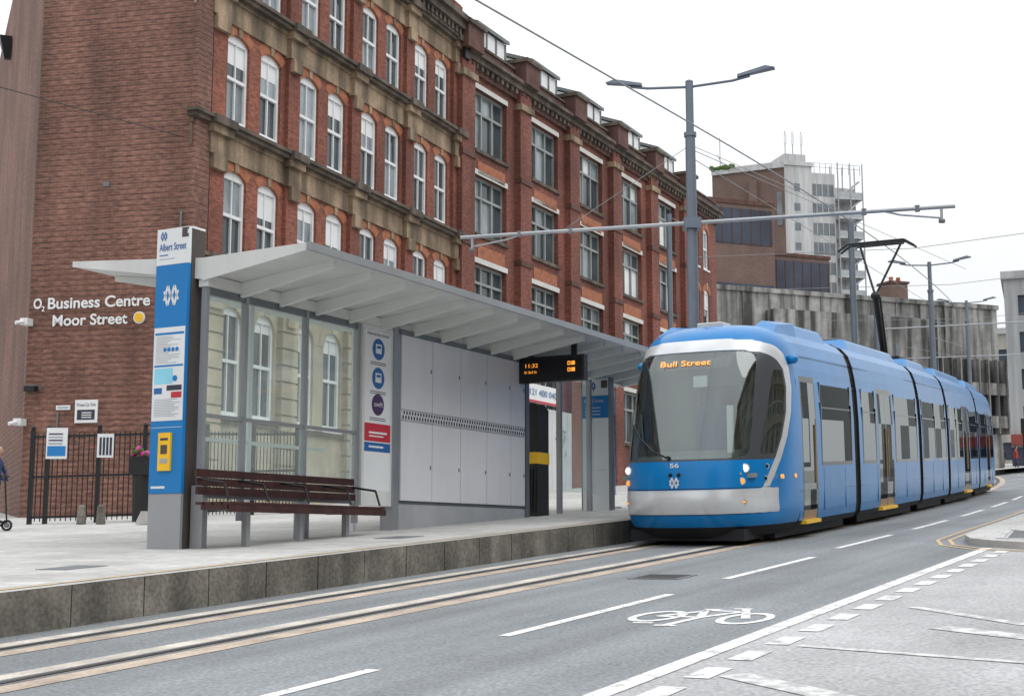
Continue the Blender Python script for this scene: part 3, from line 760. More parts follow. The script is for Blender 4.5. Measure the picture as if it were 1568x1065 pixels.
# ------------------------------------------------------------ totems
def logo(b,x,z,r,y,m):
    def st(p,q):
        w=.13*r
        b.hexa([(x+p[0]*r-w,y-.002,z+p[1]*r),(x+p[0]*r+w,y-.002,z+p[1]*r),(x+p[0]*r+w,y,z+p[1]*r),(x+p[0]*r-w,y,z+p[1]*r),
                (x+q[0]*r-w,y-.002,z+q[1]*r),(x+q[0]*r+w,y-.002,z+q[1]*r),(x+q[0]*r+w,y,z+q[1]*r),(x+q[0]*r-w,y,z+q[1]*r)],m)
    W_=[(-.85,.45),(-.42,-1.0),(0,.25),(.42,-1.0),(.85,.45)]
    for sg in (1,-1):
        for p,q in zip(W_[:-1],W_[1:]): st((p[0],p[1]*sg),(q[0],q[1]*sg))
def totem(name,s,t,H,w,d):
    o=(U[0]*s+N[0]*t,U[1]*s+N[1]*t); T=frameT(o,N); g=-.93+.0584*s-.02
    b=B(T)
    b.box(-w/2,w/2,0,.05,g,g+.74,'totem_grey')
    b.box(-w/2+.005,w/2+.01,.052,d,g,g+H-.02,'totem_dark')
    z1=g+.74; z2=g+H-.50
    b.box(-w/2,w/2,-.006,.05,z1+.004,z2,'totem_blue')
    b.box(-w/2,w/2,-.006,.05,z2+.004,g+H,'totem_white')
    b.box(-w/2-.005,w/2+.012,.051,d+.003,g+H-.02,g+H+.01,'totem_white')
    b.box(w/2-.12,w/2-.005,-.010,-.006,g+H-.14,g+H-.01,'totem_dark')
    ob=b.done(name)
    text('stop_name','Albert Street',T(-w/2+.05,-.008,z2+.20),nn_,nu,.10,w*.84,'ink_blue',ob,bold=.01)
    text('platform_number','1',T(w/2-.08,-.012,g+H-.10),nn_,nu,.06,.03,'paper',ob)
    b=B(T)
    logo(b,-w/2+.12,g+H-.10,.06,-.007,'ink_blue')
    b.box(-w/2+.05,-w/2+.2,-.008,-.006,z2+.13,z2+.145,'ink_blue'); b.box(-w/2+.05,-w/2+.32,-.008,-.006,z2+.08,z2+.09,'ink_grey')
    logo(b,-.0,z2-.42,.14,-.008,'totem_white')
    p0,p1=g+1.70,g+2.95
    b.box(-w/2+.01,w/2-.012,-.010,-.006,p0,p1,'paper')
    b.box(-w/2+.03,w/2-.03,-.012,-.010,p1-.10,p1-.07,'totem_blue')
    z=p1-.13; 
    while z>p1-.5:
        b.box(-w/2+.05,-w/2+.05+random.uniform(.2,.45),-.0115,-.010,z,z+.008,'ink_grey'); z-=.022
    for k,x in enumerate((-.05,.02,.09,.16)): disc(b,x-.02,p1-.30,.028,'totem_blue',-.0118,12)
    b.box(-w/2+.03,w/2-.03,-.012,-.010,p0+.72,p0+.745,'totem_blue')
    b.box(-w/2+.04,w/2-.2,-.0115,-.010,p0+.49,p0+.70,'ink_cyan'); b.box(-w/2+.04,-.10,-.0118,-.0105,p0+.36,p0+.44,'ink_blue')
    b.box(-.02,w/2-.04,-.0118,-.010,p0+.40,p0+.47,'ink_dark'); disc(b,.12,p0+.56,.04,'totem_blue',-.0122,14)
    b.box(.06,w/2-.04,-.0118,-.010,p0+.30,p0+.38,'sign_red')
    z=p0+.28
    while z>p0+.05:
        b.box(-w/2+.05,-w/2+.05+random.uniform(.3,.46),-.0115,-.010,z,z+.008,'ink_grey'); z-=.022
    b.box(-.11,.10,-.04,-.006,z1+.30,z1+.80,'sign_yellow'); b.box(-.06,.05,-.044,-.04,z1+.52,z1+.64,'totem_dark'); b.box(-.07,.06,-.044,-.04,z1+.70,z1+.73,'ink_dark'); b.box(-.07,.06,-.044,-.04,z1+.40,z1+.46,'ink_grey')
    b.box(-w/2+.04,-.0,-.008,-.006,z1+.07,z1+.10,'paper'); b.box(-w/2+.02,w/2-.02,-.008,-.006,z1+.87,z1+.875,'totem_white')
    b.done('sign_graphics',ob)
    return ob
totem('tram_stop_totem_sign',13.75,-12.62,4.30,.56,.30)
s,t=26.2,-12.15; o=(U[0]*s+N[0]*t,U[1]*s+N[1]*t); T=frameT(o,N); g=-.93+.0584*s-.02
b=B(T)
b.box(-.32,.28,0,.14,g,g+1.95,'totem_white'); b.box(-.32,.28,-.004,.14,g+1.955,g+2.42,'totem_blue'); b.box(-.32,.28,0,.14,g+2.425,g+2.78,'totem_white')
b.box(.282,.34,0,.16,g,g+2.8,'shelter_steel'); b.box(-.35,-.322,0,.16,g,g+2.8,'shelter_steel')
b.box(-.2,.2,-.006,-.004,g+.85,g+.856,'ink_grey'); b.box(.12,.26,-.006,0,g+2.58,g+2.74,'totem_dark')
logo(b,-.1,g+2.62,.10,-.001,'ink_blue')
for k in range(3): b.box(-.26,.1,-.006,-.004,g+2.02+k*.07,g+2.035+k*.07,'paper')
s2=b.done('platform_sign')
text('stop_name','Albert Street',T(-.28,-.006,g+2.28),nn_,nu,.075,.46,'paper',s2)

# ------------------------------------------------------------ fence, posters
gz=lambda x,y: G(x,y)+PL
def fence(name,FA,FB,n,posts):
    b=B(IDT)
    for i in range(n+1):
        k=i/n; x=FA[0]+(FB[0]-FA[0])*k; y=FA[1]+(FB[1]-FA[1])*k; z=gz(x,y)
        if i in posts: b.box(x-.045,x+.045,y-.045,y+.045,z-.05,z+2.05,'black_metal'); b.ell((x,y,z+2.1),.06,.06,.06,'black_metal',8,5)
        else: b.cyl((x,y,z+.05),(x,y,z+1.97),.013,'black_metal',n=6)
    for h in (.12,1.0,1.88):
        b.hexa([(FA[0],FA[1]-.02,gz(*FA)+h),(FB[0],FB[1]-.02,gz(*FB)+h),(FB[0],FB[1]+.02,gz(*FB)+h),(FA[0],FA[1]+.02,gz(*FA)+h),
            (FA[0],FA[1]-.02,gz(*FA)+h+.05),(FB[0],FB[1]-.02,gz(*FB)+h+.05),(FB[0],FB[1]+.02,gz(*FB)+h+.05),(FA[0],FA[1]+.02,gz(*FA)+h+.05)],'black_metal')
    return b.done(name)
fence('metal_railing_fence',(-10.55,30.2),(-7.2,30.3),30,(0,3,13,22,30))
fence('metal_railing_fence',(-7.0,31.5),(-5.3,33.8),26,(0,13,26))
for X,w,h,z in ((-10.0,.46,.68,1.75),(-8.93,.36,.52,1.78)):
    b=B(IDT); y=30.12
    b.box(X-w/2,X+w/2,y,y+.02,z,z+h,'paper')
    if w>.4:
        b.box(X-w/2+.03,X+w/2-.03,y-.004,y,z+.06,z+.28,'totem_blue')
        for k in range(4): b.box(X-w/2+.05,X+w/2-.1,y-.006,y,z+.32+k*.07,z+.35+k*.07,'sign_purple' if k%2 else 'ink_grey')
    else:
        for k in range(4): b.box(X-w/2+.05+k*.075,X-w/2+.10+k*.075,y-.004,y,z+.05,z+.44,'ink_dark')
    b.done('notice_board')
b=B(IDT)
x,y=-8.05,29.9; z=gz(x,y)
b.cyl((x,y,z),(x,y,z+1.0),.17,'rubber_black',r1=.2,n=16); b.box(x-.22,x+.22,y-.22,y+.22,z+1.0,z+1.4,'black_metal')
for k in range(26): b.ell((x+random.uniform(-.2,.2),y-.1+random.uniform(-.2,.1),z+1.45+random.uniform(0,.16)),.05,.05,.05,random.choice(['flower_pink','moss']),6,4)
b.done('flower_planter')
b=B(IDT)
for X,Y in ((-9.1,29.2),(-8.6,28.9)):
    z=gz(X,Y); b.cyl((X,Y,z),(X,Y,z+.35),.10,'kerb_stone',r1=.08,n=12); b.ell((X,Y,z+.35),.08,.08,.06,'kerb_stone')
b.done('stone_bollards')
b=B(IDT); X,Y=-7.25,28.0; z=gz(X,Y)
b.hexa([(X-.35,Y-.15,z),(X+.35,Y-.15,z),(X+.35,Y+.15,z),(X-.35,Y+.15,z),(X-.25,Y-.1,z+.26),(X+.3,Y-.1,z+.26),(X+.3,Y+.1,z+.26),(X-.25,Y+.1,z+.26)],'kerb_top'); b.done('stone_block')

# ------------------------------------------------------------ lamps, overhead line
def lamp_post(name,x,y,ztop,xdir,span,r=.11):
    d=Vector((*xdir,0)).normalized(); g=G(x,y)
    b=B(IDT)
    b.cyl((x,y,g-.1),(x,y,g+2.4),r*1.35,'pole_grey',n=16); b.cyl((x,y,g+2.4),(x,y,ztop-1.3),r*1.15,'pole_grey',r1=r*.95,n=16)
    b.cyl((x,y,ztop-1.3),(x,y,ztop),r*.75,'pole_grey',n=14); b.cyl((x,y,ztop-1.35),(x,y,ztop-1.25),r*1.2,'pole_grey',n=14); b.ell((x,y,ztop),r*.8,r*.8,.06,'pole_grey')
    for sg in (-1,1):
        L=span/2
        p0=Vector((x,y,ztop-.12)); p1=p0+d*sg*L*.55+Vector((0,0,.06)); p2=p0+d*sg*(L*.78)+Vector((0,0,.14))
        b.tube([tuple(p0),tuple(p1),tuple(p2)],.035,'pole_grey')
        c=p0+d*sg*(L*.86)+Vector((0,0,.2))
        w=Vector((-d.y,d.x,0))*.13; h=span*.12
        a0=c-d*sg*h+Vector((0,0,-.05)); a1=c+d*sg*h+Vector((0,0,.1))
        q=[a0-w*.5-Vector((0,0,.03)),a0+w*.5-Vector((0,0,.03)),a1+w-Vector((0,0,.03)),a1-w-Vector((0,0,.03))]
        m_=c+Vector((0,0,.11))
        pts=q+[a0-w*.4+Vector((0,0,.05)),a0+w*.4+Vector((0,0,.05)),m_+d*sg*h*.5+w*.8+Vector((0,0,.03)),m_+d*sg*h*.5-w*.8+Vector((0,0,.03))]
        b.raw(pts,[(3,2,1,0),(4,5,6,7),(0,1,5,4),(1,2,6,5),(2,3,7,6),(3,0,4,7)],'pole_grey')
    return b.done(name,bevel=.01)
lx,ly=4.25,31.7
lamp_post('street_lamp',lx,ly,10.85,(11.2,-3.24),3.7,r=.125)
lamp_post('street_lamp',18.9,61,12.4,(11.2,-3.5),3.3,r=.12)
lamp_post('street_lamp',28.9,86,15.0,(11.2,-2.6),3.3,r=.12)
def ol_pole(x,y,zt,r=.11,arm=None):
    b=B(IDT); b.cyl((x,y,G(x,y)),(x,y,zt),r,'pole_grey')
    if arm: b.tube([(x,y,arm[2]),arm],.035,'galv_steel'); b.tube([(x,y,zt-.1),((x+arm[0])/2,(y+arm[1])/2,arm[2])],.012,'wire_grey')
    b.done('overhead_line_pole')
ol_pole(5.85,50.0,12.0,.10,(6.9,49.6,11.6))
ol_pole(10.1,40.0,9.4,.09)
for s_,t_ in ((68,-12.5),(90,-12.5)):
    p=W3(s_,t_); q=W3(s_,-5); ol_pole(p.x,p.y,p.z+8.6,.11,(q.x,q.y,p.z+7.6))
b=B(IDT)
A=Vector((-1.27,33.2,7.38)); C=Vector((9.92,29.96,7.38)); dd=(C-A).normalized()
b.cyl(tuple(A),tuple(C),.045,'galv_steel'); 
b.box(lx-.2,lx+.2,ly-.2,ly+.2,7.25,7.5,'pole_grey')
for e,sg in ((C,-1),(A,1)):
    p=e+dd*sg*.3
    b.cyl(tuple(p),(p.x,p.y,p.z-.32),.03,'galv_steel',n=8); q=p+dd*sg*.9; b.tube([(p.x,p.y,p.z-.25),(q.x,q.y,q.z-.12),tuple(q+dd*sg*.4)],.022,'galv_steel',6)
    b.cyl((p.x-.06,p.y,p.z-.32),(p.x+.06,p.y,p.z-.32),.05,'lead_grey')
for u_ in (.13,.24,.83,.93):
    p=A+(C-A)*u_; b.cyl((p.x,p.y,p.z-.07),(p.x,p.y,p.z+.07),.06,'lead_grey',n=8)
top=Vector((lx,ly,9.3))
for u_ in (.22,.80): b.cyl(tuple(top),tuple(A+(C-A)*u_),.008,'wire_grey',n=5)
b.done('overhead_line_cantilever')
b=B(IDT)
def wire(pts,r=.012,m='wire_grey'):
    b.tube([tuple(p) for p in pts],r,m,5)
H=7.0
wire([W3(s,-7.96,H-.02*(1-abs((s%30)-15)/15)) for s in range(-10,120,3)],.014)
wire([(-11.5,26,9.2),(-8.6,34.9,10.45)],.012,'wire_black')
wire([(lx,ly,9.2),W3(62,-8,9.5)],.010); wire([(lx,ly,9.0),(18.9,61,10.5)],.010); wire([(18.9,61,9.0),(28.9,86,12.0)],.012)
for s_ in (42,52,66):
    p=W3(s_,-15,8.0); q=W3(s_,-1,8.0); wire([p,(p+q)/2-Vector((0,0,.35)),q],.010)
b.done('overhead_wires')

# ------------------------------------------------------------ TRAM
tram=empty('tram',W3(36,-7.96,0))
TA=lambda a,b_,c: W3(20+a,-7.96+b_,c)
prof=[(.14,.42,1.16),(.30,.20,1.27),(.48,.07,1.315),(.70,0.0,1.325),(.90,.02,1.325),(1.15,.05,1.325),(1.36,.10,1.325),(1.7,.22,1.325),(2.1,.38,1.32),(2.5,.56,1.30),(2.85,.73,1.265),(3.1,.88,1.22),(3.30,1.02,1.15),(3.45,1.22,1.02),(3.55,1.5,.82),(3.60,1.8,.5),(3.62,2.08,.0)]
def cr(p0,p1,p2,p3,t):
    return tuple(.5*((2*b_)+(-a+c)*t+(2*a-5*b_+4*c-d)*t*t+(-a+3*b_-3*c+d)*t**3) for a,b_,c,d in zip(p0,p1,p2,p3))
PR=[]
for i in range(len(prof)-1):
    p0=prof[max(i-1,0)];p1=prof[i];p2=prof[i+1];p3=prof[min(i+2,len(prof)-1)]
    for k in range(6): PR.append(cr(p0,p1,p2,p3,k/6))
PR.append(prof[-1])
def lerp_tab(tab,c):
    if c<=tab[0][0]: return tab[0][1]
    for (a,x),(b_,y) in zip(tab[:-1],tab[1:]):
        if c<=b_: return x+(y-x)*(c-a)/(b_-a)
    return tab[-1][1]
def pr_at(c):
    for p,q in zip(PR[:-1],PR[1:]):
        if p[0]<=c<=q[0]:
            k=(c-p[0])/max(1e-6,q[0]-p[0]); return (p[1]+(q[1]-p[1])*k, p[2]+(q[2]-p[2])*k)
    return (PR[-1][1],0)
AE=2.3; EB=2/2.9; EA=2/2.3
def nose_pt(b_,c,off=0):
    x0,W=pr_at(c); L=AE-x0
    s_=min(1,(abs(b_)/W))**(1/EB); a=x0+L*(1-max(0,(1-s_*s_))**(.5*EA))
    return a-off
Q2=[(.80,1.50),(1.1,1.72),(1.35,1.90),(1.7,2.06),(2.1,2.12),(2.5,2.04),(2.8,1.86),(2.96,1.6),(3.05,1.3),(3.10,.9),(3.125,.45),(3.13,-.3)]
Q3=[(.80,1.67),(1.1,1.92),(1.35,2.11),(1.7,2.27),(2.1,2.33),(2.5,2.27),(2.85,2.08),(3.07,1.82),(3.19,1.52),(3.27,1.0),(3.31,.5),(3.325,-.3)]
def make_nose(name,flip):
    NC=48; v=[];f=[];at={k:[] for k in('mDark','mSil','mWS','mSide','mSk')}
    for (c,x0,W) in PR:
        L=AE-x0; row=[]
        for j in range(-NC,NC+1):
            th=abs(j)/NC*math.pi/2; sg=1 if j>=0 else -1
            bb=sg*W*math.sin(th)**EB; a=x0+L*(1-max(0,math.cos(th))**EA)
            row.append((a,bb))
        q=[0]*len(row)
        for j in range(NC+1,2*NC+1): q[j]=q[j-1]+math.hypot(row[j][0]-row[j-1][0],row[j][1]-row[j-1][1])
        for j in range(NC-1,-1,-1): q[j]=q[j+1]+math.hypot(row[j][0]-row[j+1][0],row[j][1]-row[j+1][1])
        for j,(a,bb) in enumerate(row):
            aa=32.5-a if flip else a
            v.append(TA(aa,bb,c)); Q=q[j]
            mi=lerp_tab(Q2,c)-Q; mo=lerp_tab(Q3,c)-Q
            at['mDark'].append(min(mi,(c-1.33)*1.0,3.125-c))
            band=min(mo,-mi,(c-.78),3.33-c); 
            if c>3.05: band=min(3.325-.02*Q-c, max(-mi,c-3.125), mo)
            bump=min((.88-c),(c-.50),2.05-Q)
            at['mSil'].append(max(band,bump))
            wq=1.24-.12*(c-1.4)/1.7
            at['mWS'].append(1-(Q/wq)**10-(abs(c-2.22)/.86)**10)
            fr=1.46+.06*(c-1.4)
            at['mSide'].append(min(Q-fr,lerp_tab(Q2,c)-.07-Q,c-1.42,2.78-c))
            at['mSk'].append(.30-c)
    W_=2*NC+1
    for i in range(len(PR)-1):
        for j in range(W_-1): f.append((i*W_+j,i*W_+j+1,(i+1)*W_+j+1,(i+1)*W_+j))
    me=bpy.data.meshes.new(name); o=TA(32.5 if flip else 0,0,0)
    me.from_pydata([p-o for p in v],[],f); me.polygons.foreach_set('use_smooth',[True]*len(f))
    for k,vals in at.items():
        A_=me.attributes.new(k,'FLOAT','POINT'); A_.data.foreach_set('value',vals)
    me.materials.append(MATS['tram_front']); ob=bpy.data.objects.new(name,me); COL.objects.link(ob); ob.location=o; setpar(ob,tram)
    return ob
m,nt,p=base('tram_front',.25,0,.0,spec=.35)
def mask(k,soft=.004):
    a=nd(nt,'ShaderNodeAttribute',attribute_name=k); r=nd(nt,'ShaderNodeMapRange'); r.inputs['From Min'].default_value=-soft; r.inputs['From Max'].default_value=soft
    nt.links.new(a.outputs['Fac'],r.inputs['Value']); return r.outputs[0]
def mixc(prev,k,col):
    x=nd(nt,'ShaderNodeMix',data_type='RGBA'); nt.links.new(mask(k),x.inputs[0])
    if isinstance(prev,tuple): x.inputs[6].default_value=(*prev,1)
    else: nt.links.new(prev,x.inputs[6])
    if isinstance(col,tuple): x.inputs[7].default_value=(*col,1)
    else: nt.links.new(col,x.inputs[7])
    return x.outputs[2]
g=geo(nt)
rgb=nd(nt,'ShaderNodeRGB'); rgb.outputs[0].default_value=(*TB_,1)
c=noisecol(nt,rgb.outputs[0],None,1.2,.92,1.08,coord=g)
c=mixc(c,'mSk',(.015,.015,.017))
rgb=nd(nt,'ShaderNodeRGB'); rgb.outputs[0].default_value=(.66,.68,.70,1)
c=mixc(c,'mSil',noisecol(nt,rgb.outputs[0],None,2.0,.85,1.08,coord=g))
c=mixc(c,'mDark',(.060,.065,.073))
c=mixc(c,'mWS',(.0,.0,.0))
nt.links.new(c,p.inputs['Base Color'])
mm=nd(nt,'ShaderNodeMath',operation='MULTIPLY'); mm.inputs[1].default_value=.3; nt.links.new(mask('mSil'),mm.inputs[0]); nt.links.new(mm.outputs[0],p.inputs['Metallic'])
r1=nd(nt,'ShaderNodeMapRange'); r1.inputs['To Min'].default_value=.25; r1.inputs['To Max'].default_value=.8; nt.links.new(mask('mSk'),r1.inputs['Value']); nt.links.new(r1.outputs[0],p.inputs['Roughness'])
outn=[n for n in nt.nodes if n.type=='OUTPUT_MATERIAL'][0]
tr=nd(nt,'ShaderNodeBsdfTransparent'); tr.inputs[0].default_value=(.74,.83,.81,1)
gl=nd(nt,'ShaderNodeBsdfGlossy'); gl.inputs['Roughness'].default_value=.02; gl.inputs[0].default_value=(.88,.95,.95,1)
lw=nd(nt,'ShaderNodeLayerWeight'); lw.inputs[0].default_value=.3
ma=nd(nt,'ShaderNodeMath',operation='MULTIPLY_ADD',use_clamp=True); ma.inputs[1].default_value=.8; ma.inputs[2].default_value=.12
nt.links.new(lw.outputs['Fresnel'],ma.inputs[0])
gm=nd(nt,'ShaderNodeMixShader'); nt.links.new(ma.outputs[0],gm.inputs[0]); nt.links.new(tr.outputs[0],gm.inputs[1]); nt.links.new(gl.outputs[0],gm.inputs[2])
mo_=nd(nt,'ShaderNodeMath',operation='MAXIMUM'); nt.links.new(mask('mWS'),mo_.inputs[0]); nt.links.new(mask('mSide'),mo_.inputs[1])
fm=nd(nt,'ShaderNodeMixShader'); nt.links.new(mo_.outputs[0],fm.inputs[0]); nt.links.new(p.outputs[0],fm.inputs[1]); nt.links.new(gm.outputs[0],fm.inputs[2]); nt.links.new(fm.outputs[0],outn.inputs[0])
make_nose('cab_front',False); make_nose('cab_rear',True)
b=B(TA)
b.box(.55,2.25,-1.1,1.1,1.05,1.12,'dash_grey')
b.hexa([(.42,-.95,1.1),(1.1,-.95,1.1),(1.1,.95,1.1),(.42,.95,1.1),(.62,-.85,1.42),(.95,-.85,1.5),(.95,.85,1.5),(.62,.85,1.42)],'dash_grey')
b.box(1.35,1.75,-.28,.28,1.15,1.5,'seat_fabric'); b.box(1.7,1.85,-.27,.27,1.5,2.25,'seat_fabric'); b.box(1.72,1.82,-.15,.15,2.25,2.48,'seat_fabric')
b.box(2.2,2.28,-1.22,-.35,1.1,3.0,'dash_grey'); b.box(2.2,2.28,.35,1.22,1.1,3.0,'dash_grey'); b.box(2.2,2.28,-.35,.35,2.6,3.0,'dash_grey'); b.box(2.2,2.26,-.35,.35,1.1,2.6,'tram_dark')
b.box(1.2,2.2,-1.0,1.0,3.02,3.06,'dash_grey')
b.hexa([(.92,-.65,2.82),(1.2,-.65,2.82),(1.2,.65,2.82),(.92,.65,2.82),(.98,-.65,3.02),(1.2,-.65,3.02),(1.2,.65,3.02),(.98,.65,3.02)],'screen_black')
b.box(.80,.84,.05,.28,2.52,2.70,'paper')
b.box(.75,.8,.62,.72,1.45,2.2,'sign_white')
b.hexa([(.62,-.85,1.44),(.8,-.85,1.44),(.8,-.55,1.44),(.62,-.55,1.44),(.66,-.8,1.62),(.76,-.8,1.62),(.76,-.6,1.62),(.66,-.6,1.62)],'tram_dark')
b.done('cab_interior',tram)
sec=[(.20,1.22),(.30,1.29),(.46,1.315),(.8,1.325),(1.18,1.325),(1.26,1.325),(2.0,1.322),(2.62,1.295),(2.72,1.28),(2.85,1.265),(3.1,1.22),(3.30,1.15),(3.45,1.02),(3.55,.82),(3.60,.5),(3.62,0)]
interior=B(TA); fairing=B(TA)
def module(name,a0,a1,wins,doors,rf=.6):
    b=B(TA)
    xs={a0,a1}
    for w in wins: xs|={w[0],w[1]}
    for d in doors: xs|={d[0],d[0]+.06,(d[0]+d[1])/2-.03,(d[0]+d[1])/2+.03,d[1]-.06,d[1]}
    k=a0
    while k<a1: xs.add(round(k,3)); k+=1.0
    xs=sorted(xs)
    for i in range(len(xs)-1):
        xa,xb=xs[i],xs[i+1]
        if xb-xa<1e-4: continue
        xm=(xa+xb)/2
        for j in range(len(sec)-1):
            (c0_,w0),(c1,w1)=sec[j],sec[j+1]; cm=(c0_+c1)/2
            for sg in (1,-1):
                m_='tram_blue'
                if cm<.30: m_='tram_dark'
                for w in wins:
                    if w[0]<xm<w[1] and 1.26<cm<2.62: m_='tram_glass'
                for d in doors:
                    if d[0]<xm<d[1] and .30<cm<2.72:
                        mid=(d[0]+d[1])/2
                        if xm<d[0]+.06 or xm>d[1]-.06: m_='tram_gloss_black'
                        elif abs(xm-mid)<.03 and d[1]-d[0]>1.1: m_='tram_gloss_black'
                        elif cm<.46: m_='tram_gold'
                        elif cm>2.6: m_='tram_gloss_black'
                        else: m_='tram_glass'
                b.poly([(xa,sg*w0,c0_),(xb,sg*w0,c0_),(xb,sg*w1,c1),(xa,sg*w1,c1)],m_,smooth=True)
    for xe in (a0,a1):   # end portals (open gangway in the middle)
        for sg in (1,-1):
            b.poly([(xe,sg*w,c_) for c_,w in sec if .25<c_<2.9]+[(xe,sg*.6,2.85),(xe,sg*.6,.30)],'tram_dark')
        b.poly([(xe,w,c_) for c_,w in sec if c_>=2.85]+[(xe,-w,c_) for c_,w in sec[::-1][1:] if c_>=2.85],'tram_dark')
    for w in wins:
        n=max(1,int((w[1]-w[0])/1.3))
        for sg in (1,-1):
            for k in range(1,n):
                x=w[0]+(w[1]-w[0])*k/n; b.box(x-.03,x+.03,sg*1.30,sg*1.329,1.26,2.3,'tram_gloss_black'); b.box(x-.03,x+.03,sg*1.28,sg*1.312,2.3,2.62,'tram_gloss_black')
            b.box(w[0],w[1],sg*1.29,sg*1.322,2.20,2.225,'tram_gloss_black')
            for x in (w[0]-.05,w[1]): b.box(x,x+.05,sg*1.28,sg*1.3285,1.21,2.3,'tram_gloss_black'); b.box(x,x+.05,sg*1.27,sg*1.308,2.3,2.66,'tram_gloss_black')
            b.box(w[0]-.05,w[1]+.05,sg*1.31,sg*1.3295,1.20,1.26,'tram_gloss_black')
    for d in doors:
        for sg in (1,-1):
            mids=((d[0]+d[1])/2-.10,(d[0]+d[1])/2+.08) if d[1]-d[0]>1.1 else (d[1]-.14,)
            for x in mids: b.box(x,x+.025,sg*1.325,sg*1.348,.9,1.9,'tram_gold')
            b.box(d[0],d[1],sg*1.2,sg*1.36,.24,.30,'sign_yellow')
    for sg in (1,-1):
        b.box(a0+.02,a1-.02,sg*1.322,sg*1.3275,.78,.79,'tram_blue_dark')
        b.box(a0+.02,a1-.02,sg*1.2,sg*1.236,3.05,3.07,'tram_blue_dark')
        k=a0+1.5
        while k<a1-.5: b.box(k,k+.008,sg*1.318,sg*1.3272,.42,1.18,'tram_blue_dark'); k+=1.5
    fairing.hexa([(a0+rf,-.95,3.42),(a1-.25,-.95,3.42),(a1-.25,.95,3.42),(a0+rf,.95,3.42),(a0+rf+.6,-.82,3.74),(a1-.5,-.82,3.74),(a1-.5,.82,3.74),(a0+rf+.6,.82,3.74)],'tram_blue')
    # interior: floor, ceiling, seats, grab poles
    q=interior
    q.box(a0,a1,-1.2,1.2,.33,.37,'tram_floor'); q.box(a0,a1,-1.15,1.15,2.74,2.78,'tram_liner')
    for sg in (1,-1):
        q.box(a0,a1,sg*.9,sg*1.2,2.62,2.74,'tram_liner')
        for w in wins:
            x=w[0]+.3
            while x<w[1]-.4:
                q.box(x,x+.42,sg*.45,sg*1.25,.78,.86,'seat_fabric'); q.hexa([(x+.40,sg*.45,.86),(x+.48,sg*.45,.86),(x+.48,sg*1.25,.86),(x+.40,sg*1.25,.86),(x+.50,sg*.48,1.62),(x+.58,sg*.48,1.62),(x+.58,sg*1.22,1.62),(x+.50,sg*1.22,1.62)],'seat_fabric')
                q.cyl((x+.55,sg*.46,1.5),(x+.55,sg*.46,2.74),.018,'sign_yellow',n=6); x+=.82
        for d in doors: q.cyl((d[0]-.05,sg*.9,.37),(d[0]-.05,sg*.9,2.74),.02,'sign_yellow',n=6)
    return b.done(name,tram)
module('cab_module',2.3,6.1,[(3.75,5.85)],[(2.5,3.4)],rf=1.0)
module('saloon_module',6.5,12.7,[(6.85,7.95),(9.95,12.45)],[(8.2,9.7)])
module('pantograph_module',13.1,17.1,[(13.3,16.9)],[])
module('saloon_module_rear',17.5,24.3,[(17.7,20.3),(22.1,24.1)],[(20.5,21.9)])
module('cab_module_rear',24.7,30.2,[(24.9,27.1),(28.6,30.0)],[(27.3,28.4)])
interior.done('passenger_interior',tram); fairing.done('roof_fairings',tram,bevel=.07)
b=B(TA)
for a0 in (7.9,9.4,10.9,18.9,20.4,21.9,26.0,27.5): b.box(a0,a0+1.1,-.6,.6,3.74,3.80,'lead_grey')
b.done('roof_vents',tram,bevel=.02)
b=B(TA)
for g0 in (6.1,12.7,17.1,24.3):
    for k in range(4):
        x0=g0+k*.1; 
        for j in range(len(sec)-1):
            (c0_,w0),(c1,w1)=sec[j],sec[j+1]
            for sg in (1,-1):
                for xa,xb,fa,fb in ((x0,x0+.05,.93,.97),(x0+.05,x0+.1,.97,.93)):
                    b.poly([(xa,sg*w0*fa,c0_),(xb,sg*w0*fb,c0_),(xb,sg*w1*fb,c1*.99),(xa,sg*w1*fa,c1*.99)],'rubber_black')
b.done('gangway_bellows',tram,recalc=False)
b=B(TA)
for a0,a1 in ((1.6,5.9),(7,12.5),(13.4,17),(17.8,24),(25,31)):
    b.box(a0,a1,-1.1,1.1,.06,.3,'tram_dark')
for a0 in (1.9,3.7,14.0,15.8,27.5,29.3):
    for sg in (-.72,.72): b.cyl((a0,sg-.06,.30),(a0,sg+.06,.30),.29,'rail_steel',n=20)
b.box(.5,2.2,-.95,.95,.08,.26,'tram_dark')
b.done('underframe_and_wheels',tram)
b=B(TA)
for sg in (1,-1):
    y0,y1=(.62,1.02) if sg>0 else (-1.02,-.62)
    b.hexa([(1.95,y0,3.50),(3.4,y0,3.50),(3.4,y1,3.38),(1.95,y1,3.38),(2.45,y0+.06,3.70),(3.4,y0+.06,3.76),(3.4,y1-.06,3.70),(2.45,y1-.06,3.62)],'tram_blue')
b.cyl((1.8,-.1,3.58),(1.8,-.1,3.78),.02,'black_metal'); b.box(1.75,2.2,-.22,.22,3.58,3.66,'tram_silver')
b.done('roof_cowls',tram,bevel=.05)
b=B(TA)
def front_disc(bb,c,r,m1,m2):
    a=nose_pt(bb,c); 
    b.cyl((a+.03,bb*.985,c),(a-.015,bb,c),r,m1,n=20); b.cyl((a-.01,bb,c),(a-.022,bb,c),r*.68,m2,n=18)
for sg in (-1,1):
    front_disc(sg*.98,1.20,.075,'tram_silver','lamp_lit'); front_disc(sg*.95,1.0,.06,'tram_silver','lamp_amber')
    front_disc(sg*1.18,1.22,.045,'tram_silver','tram_dark'); front_disc(sg*1.17,1.03,.045,'tram_silver','tram_dark'); front_disc(sg*.98,.68,.03,'tram_dark','lamp_amber')
front_disc(-.07,1.12,.03,'tram_dark','tram_dark'); front_disc(.07,1.12,.03,'tram_dark','tram_dark')
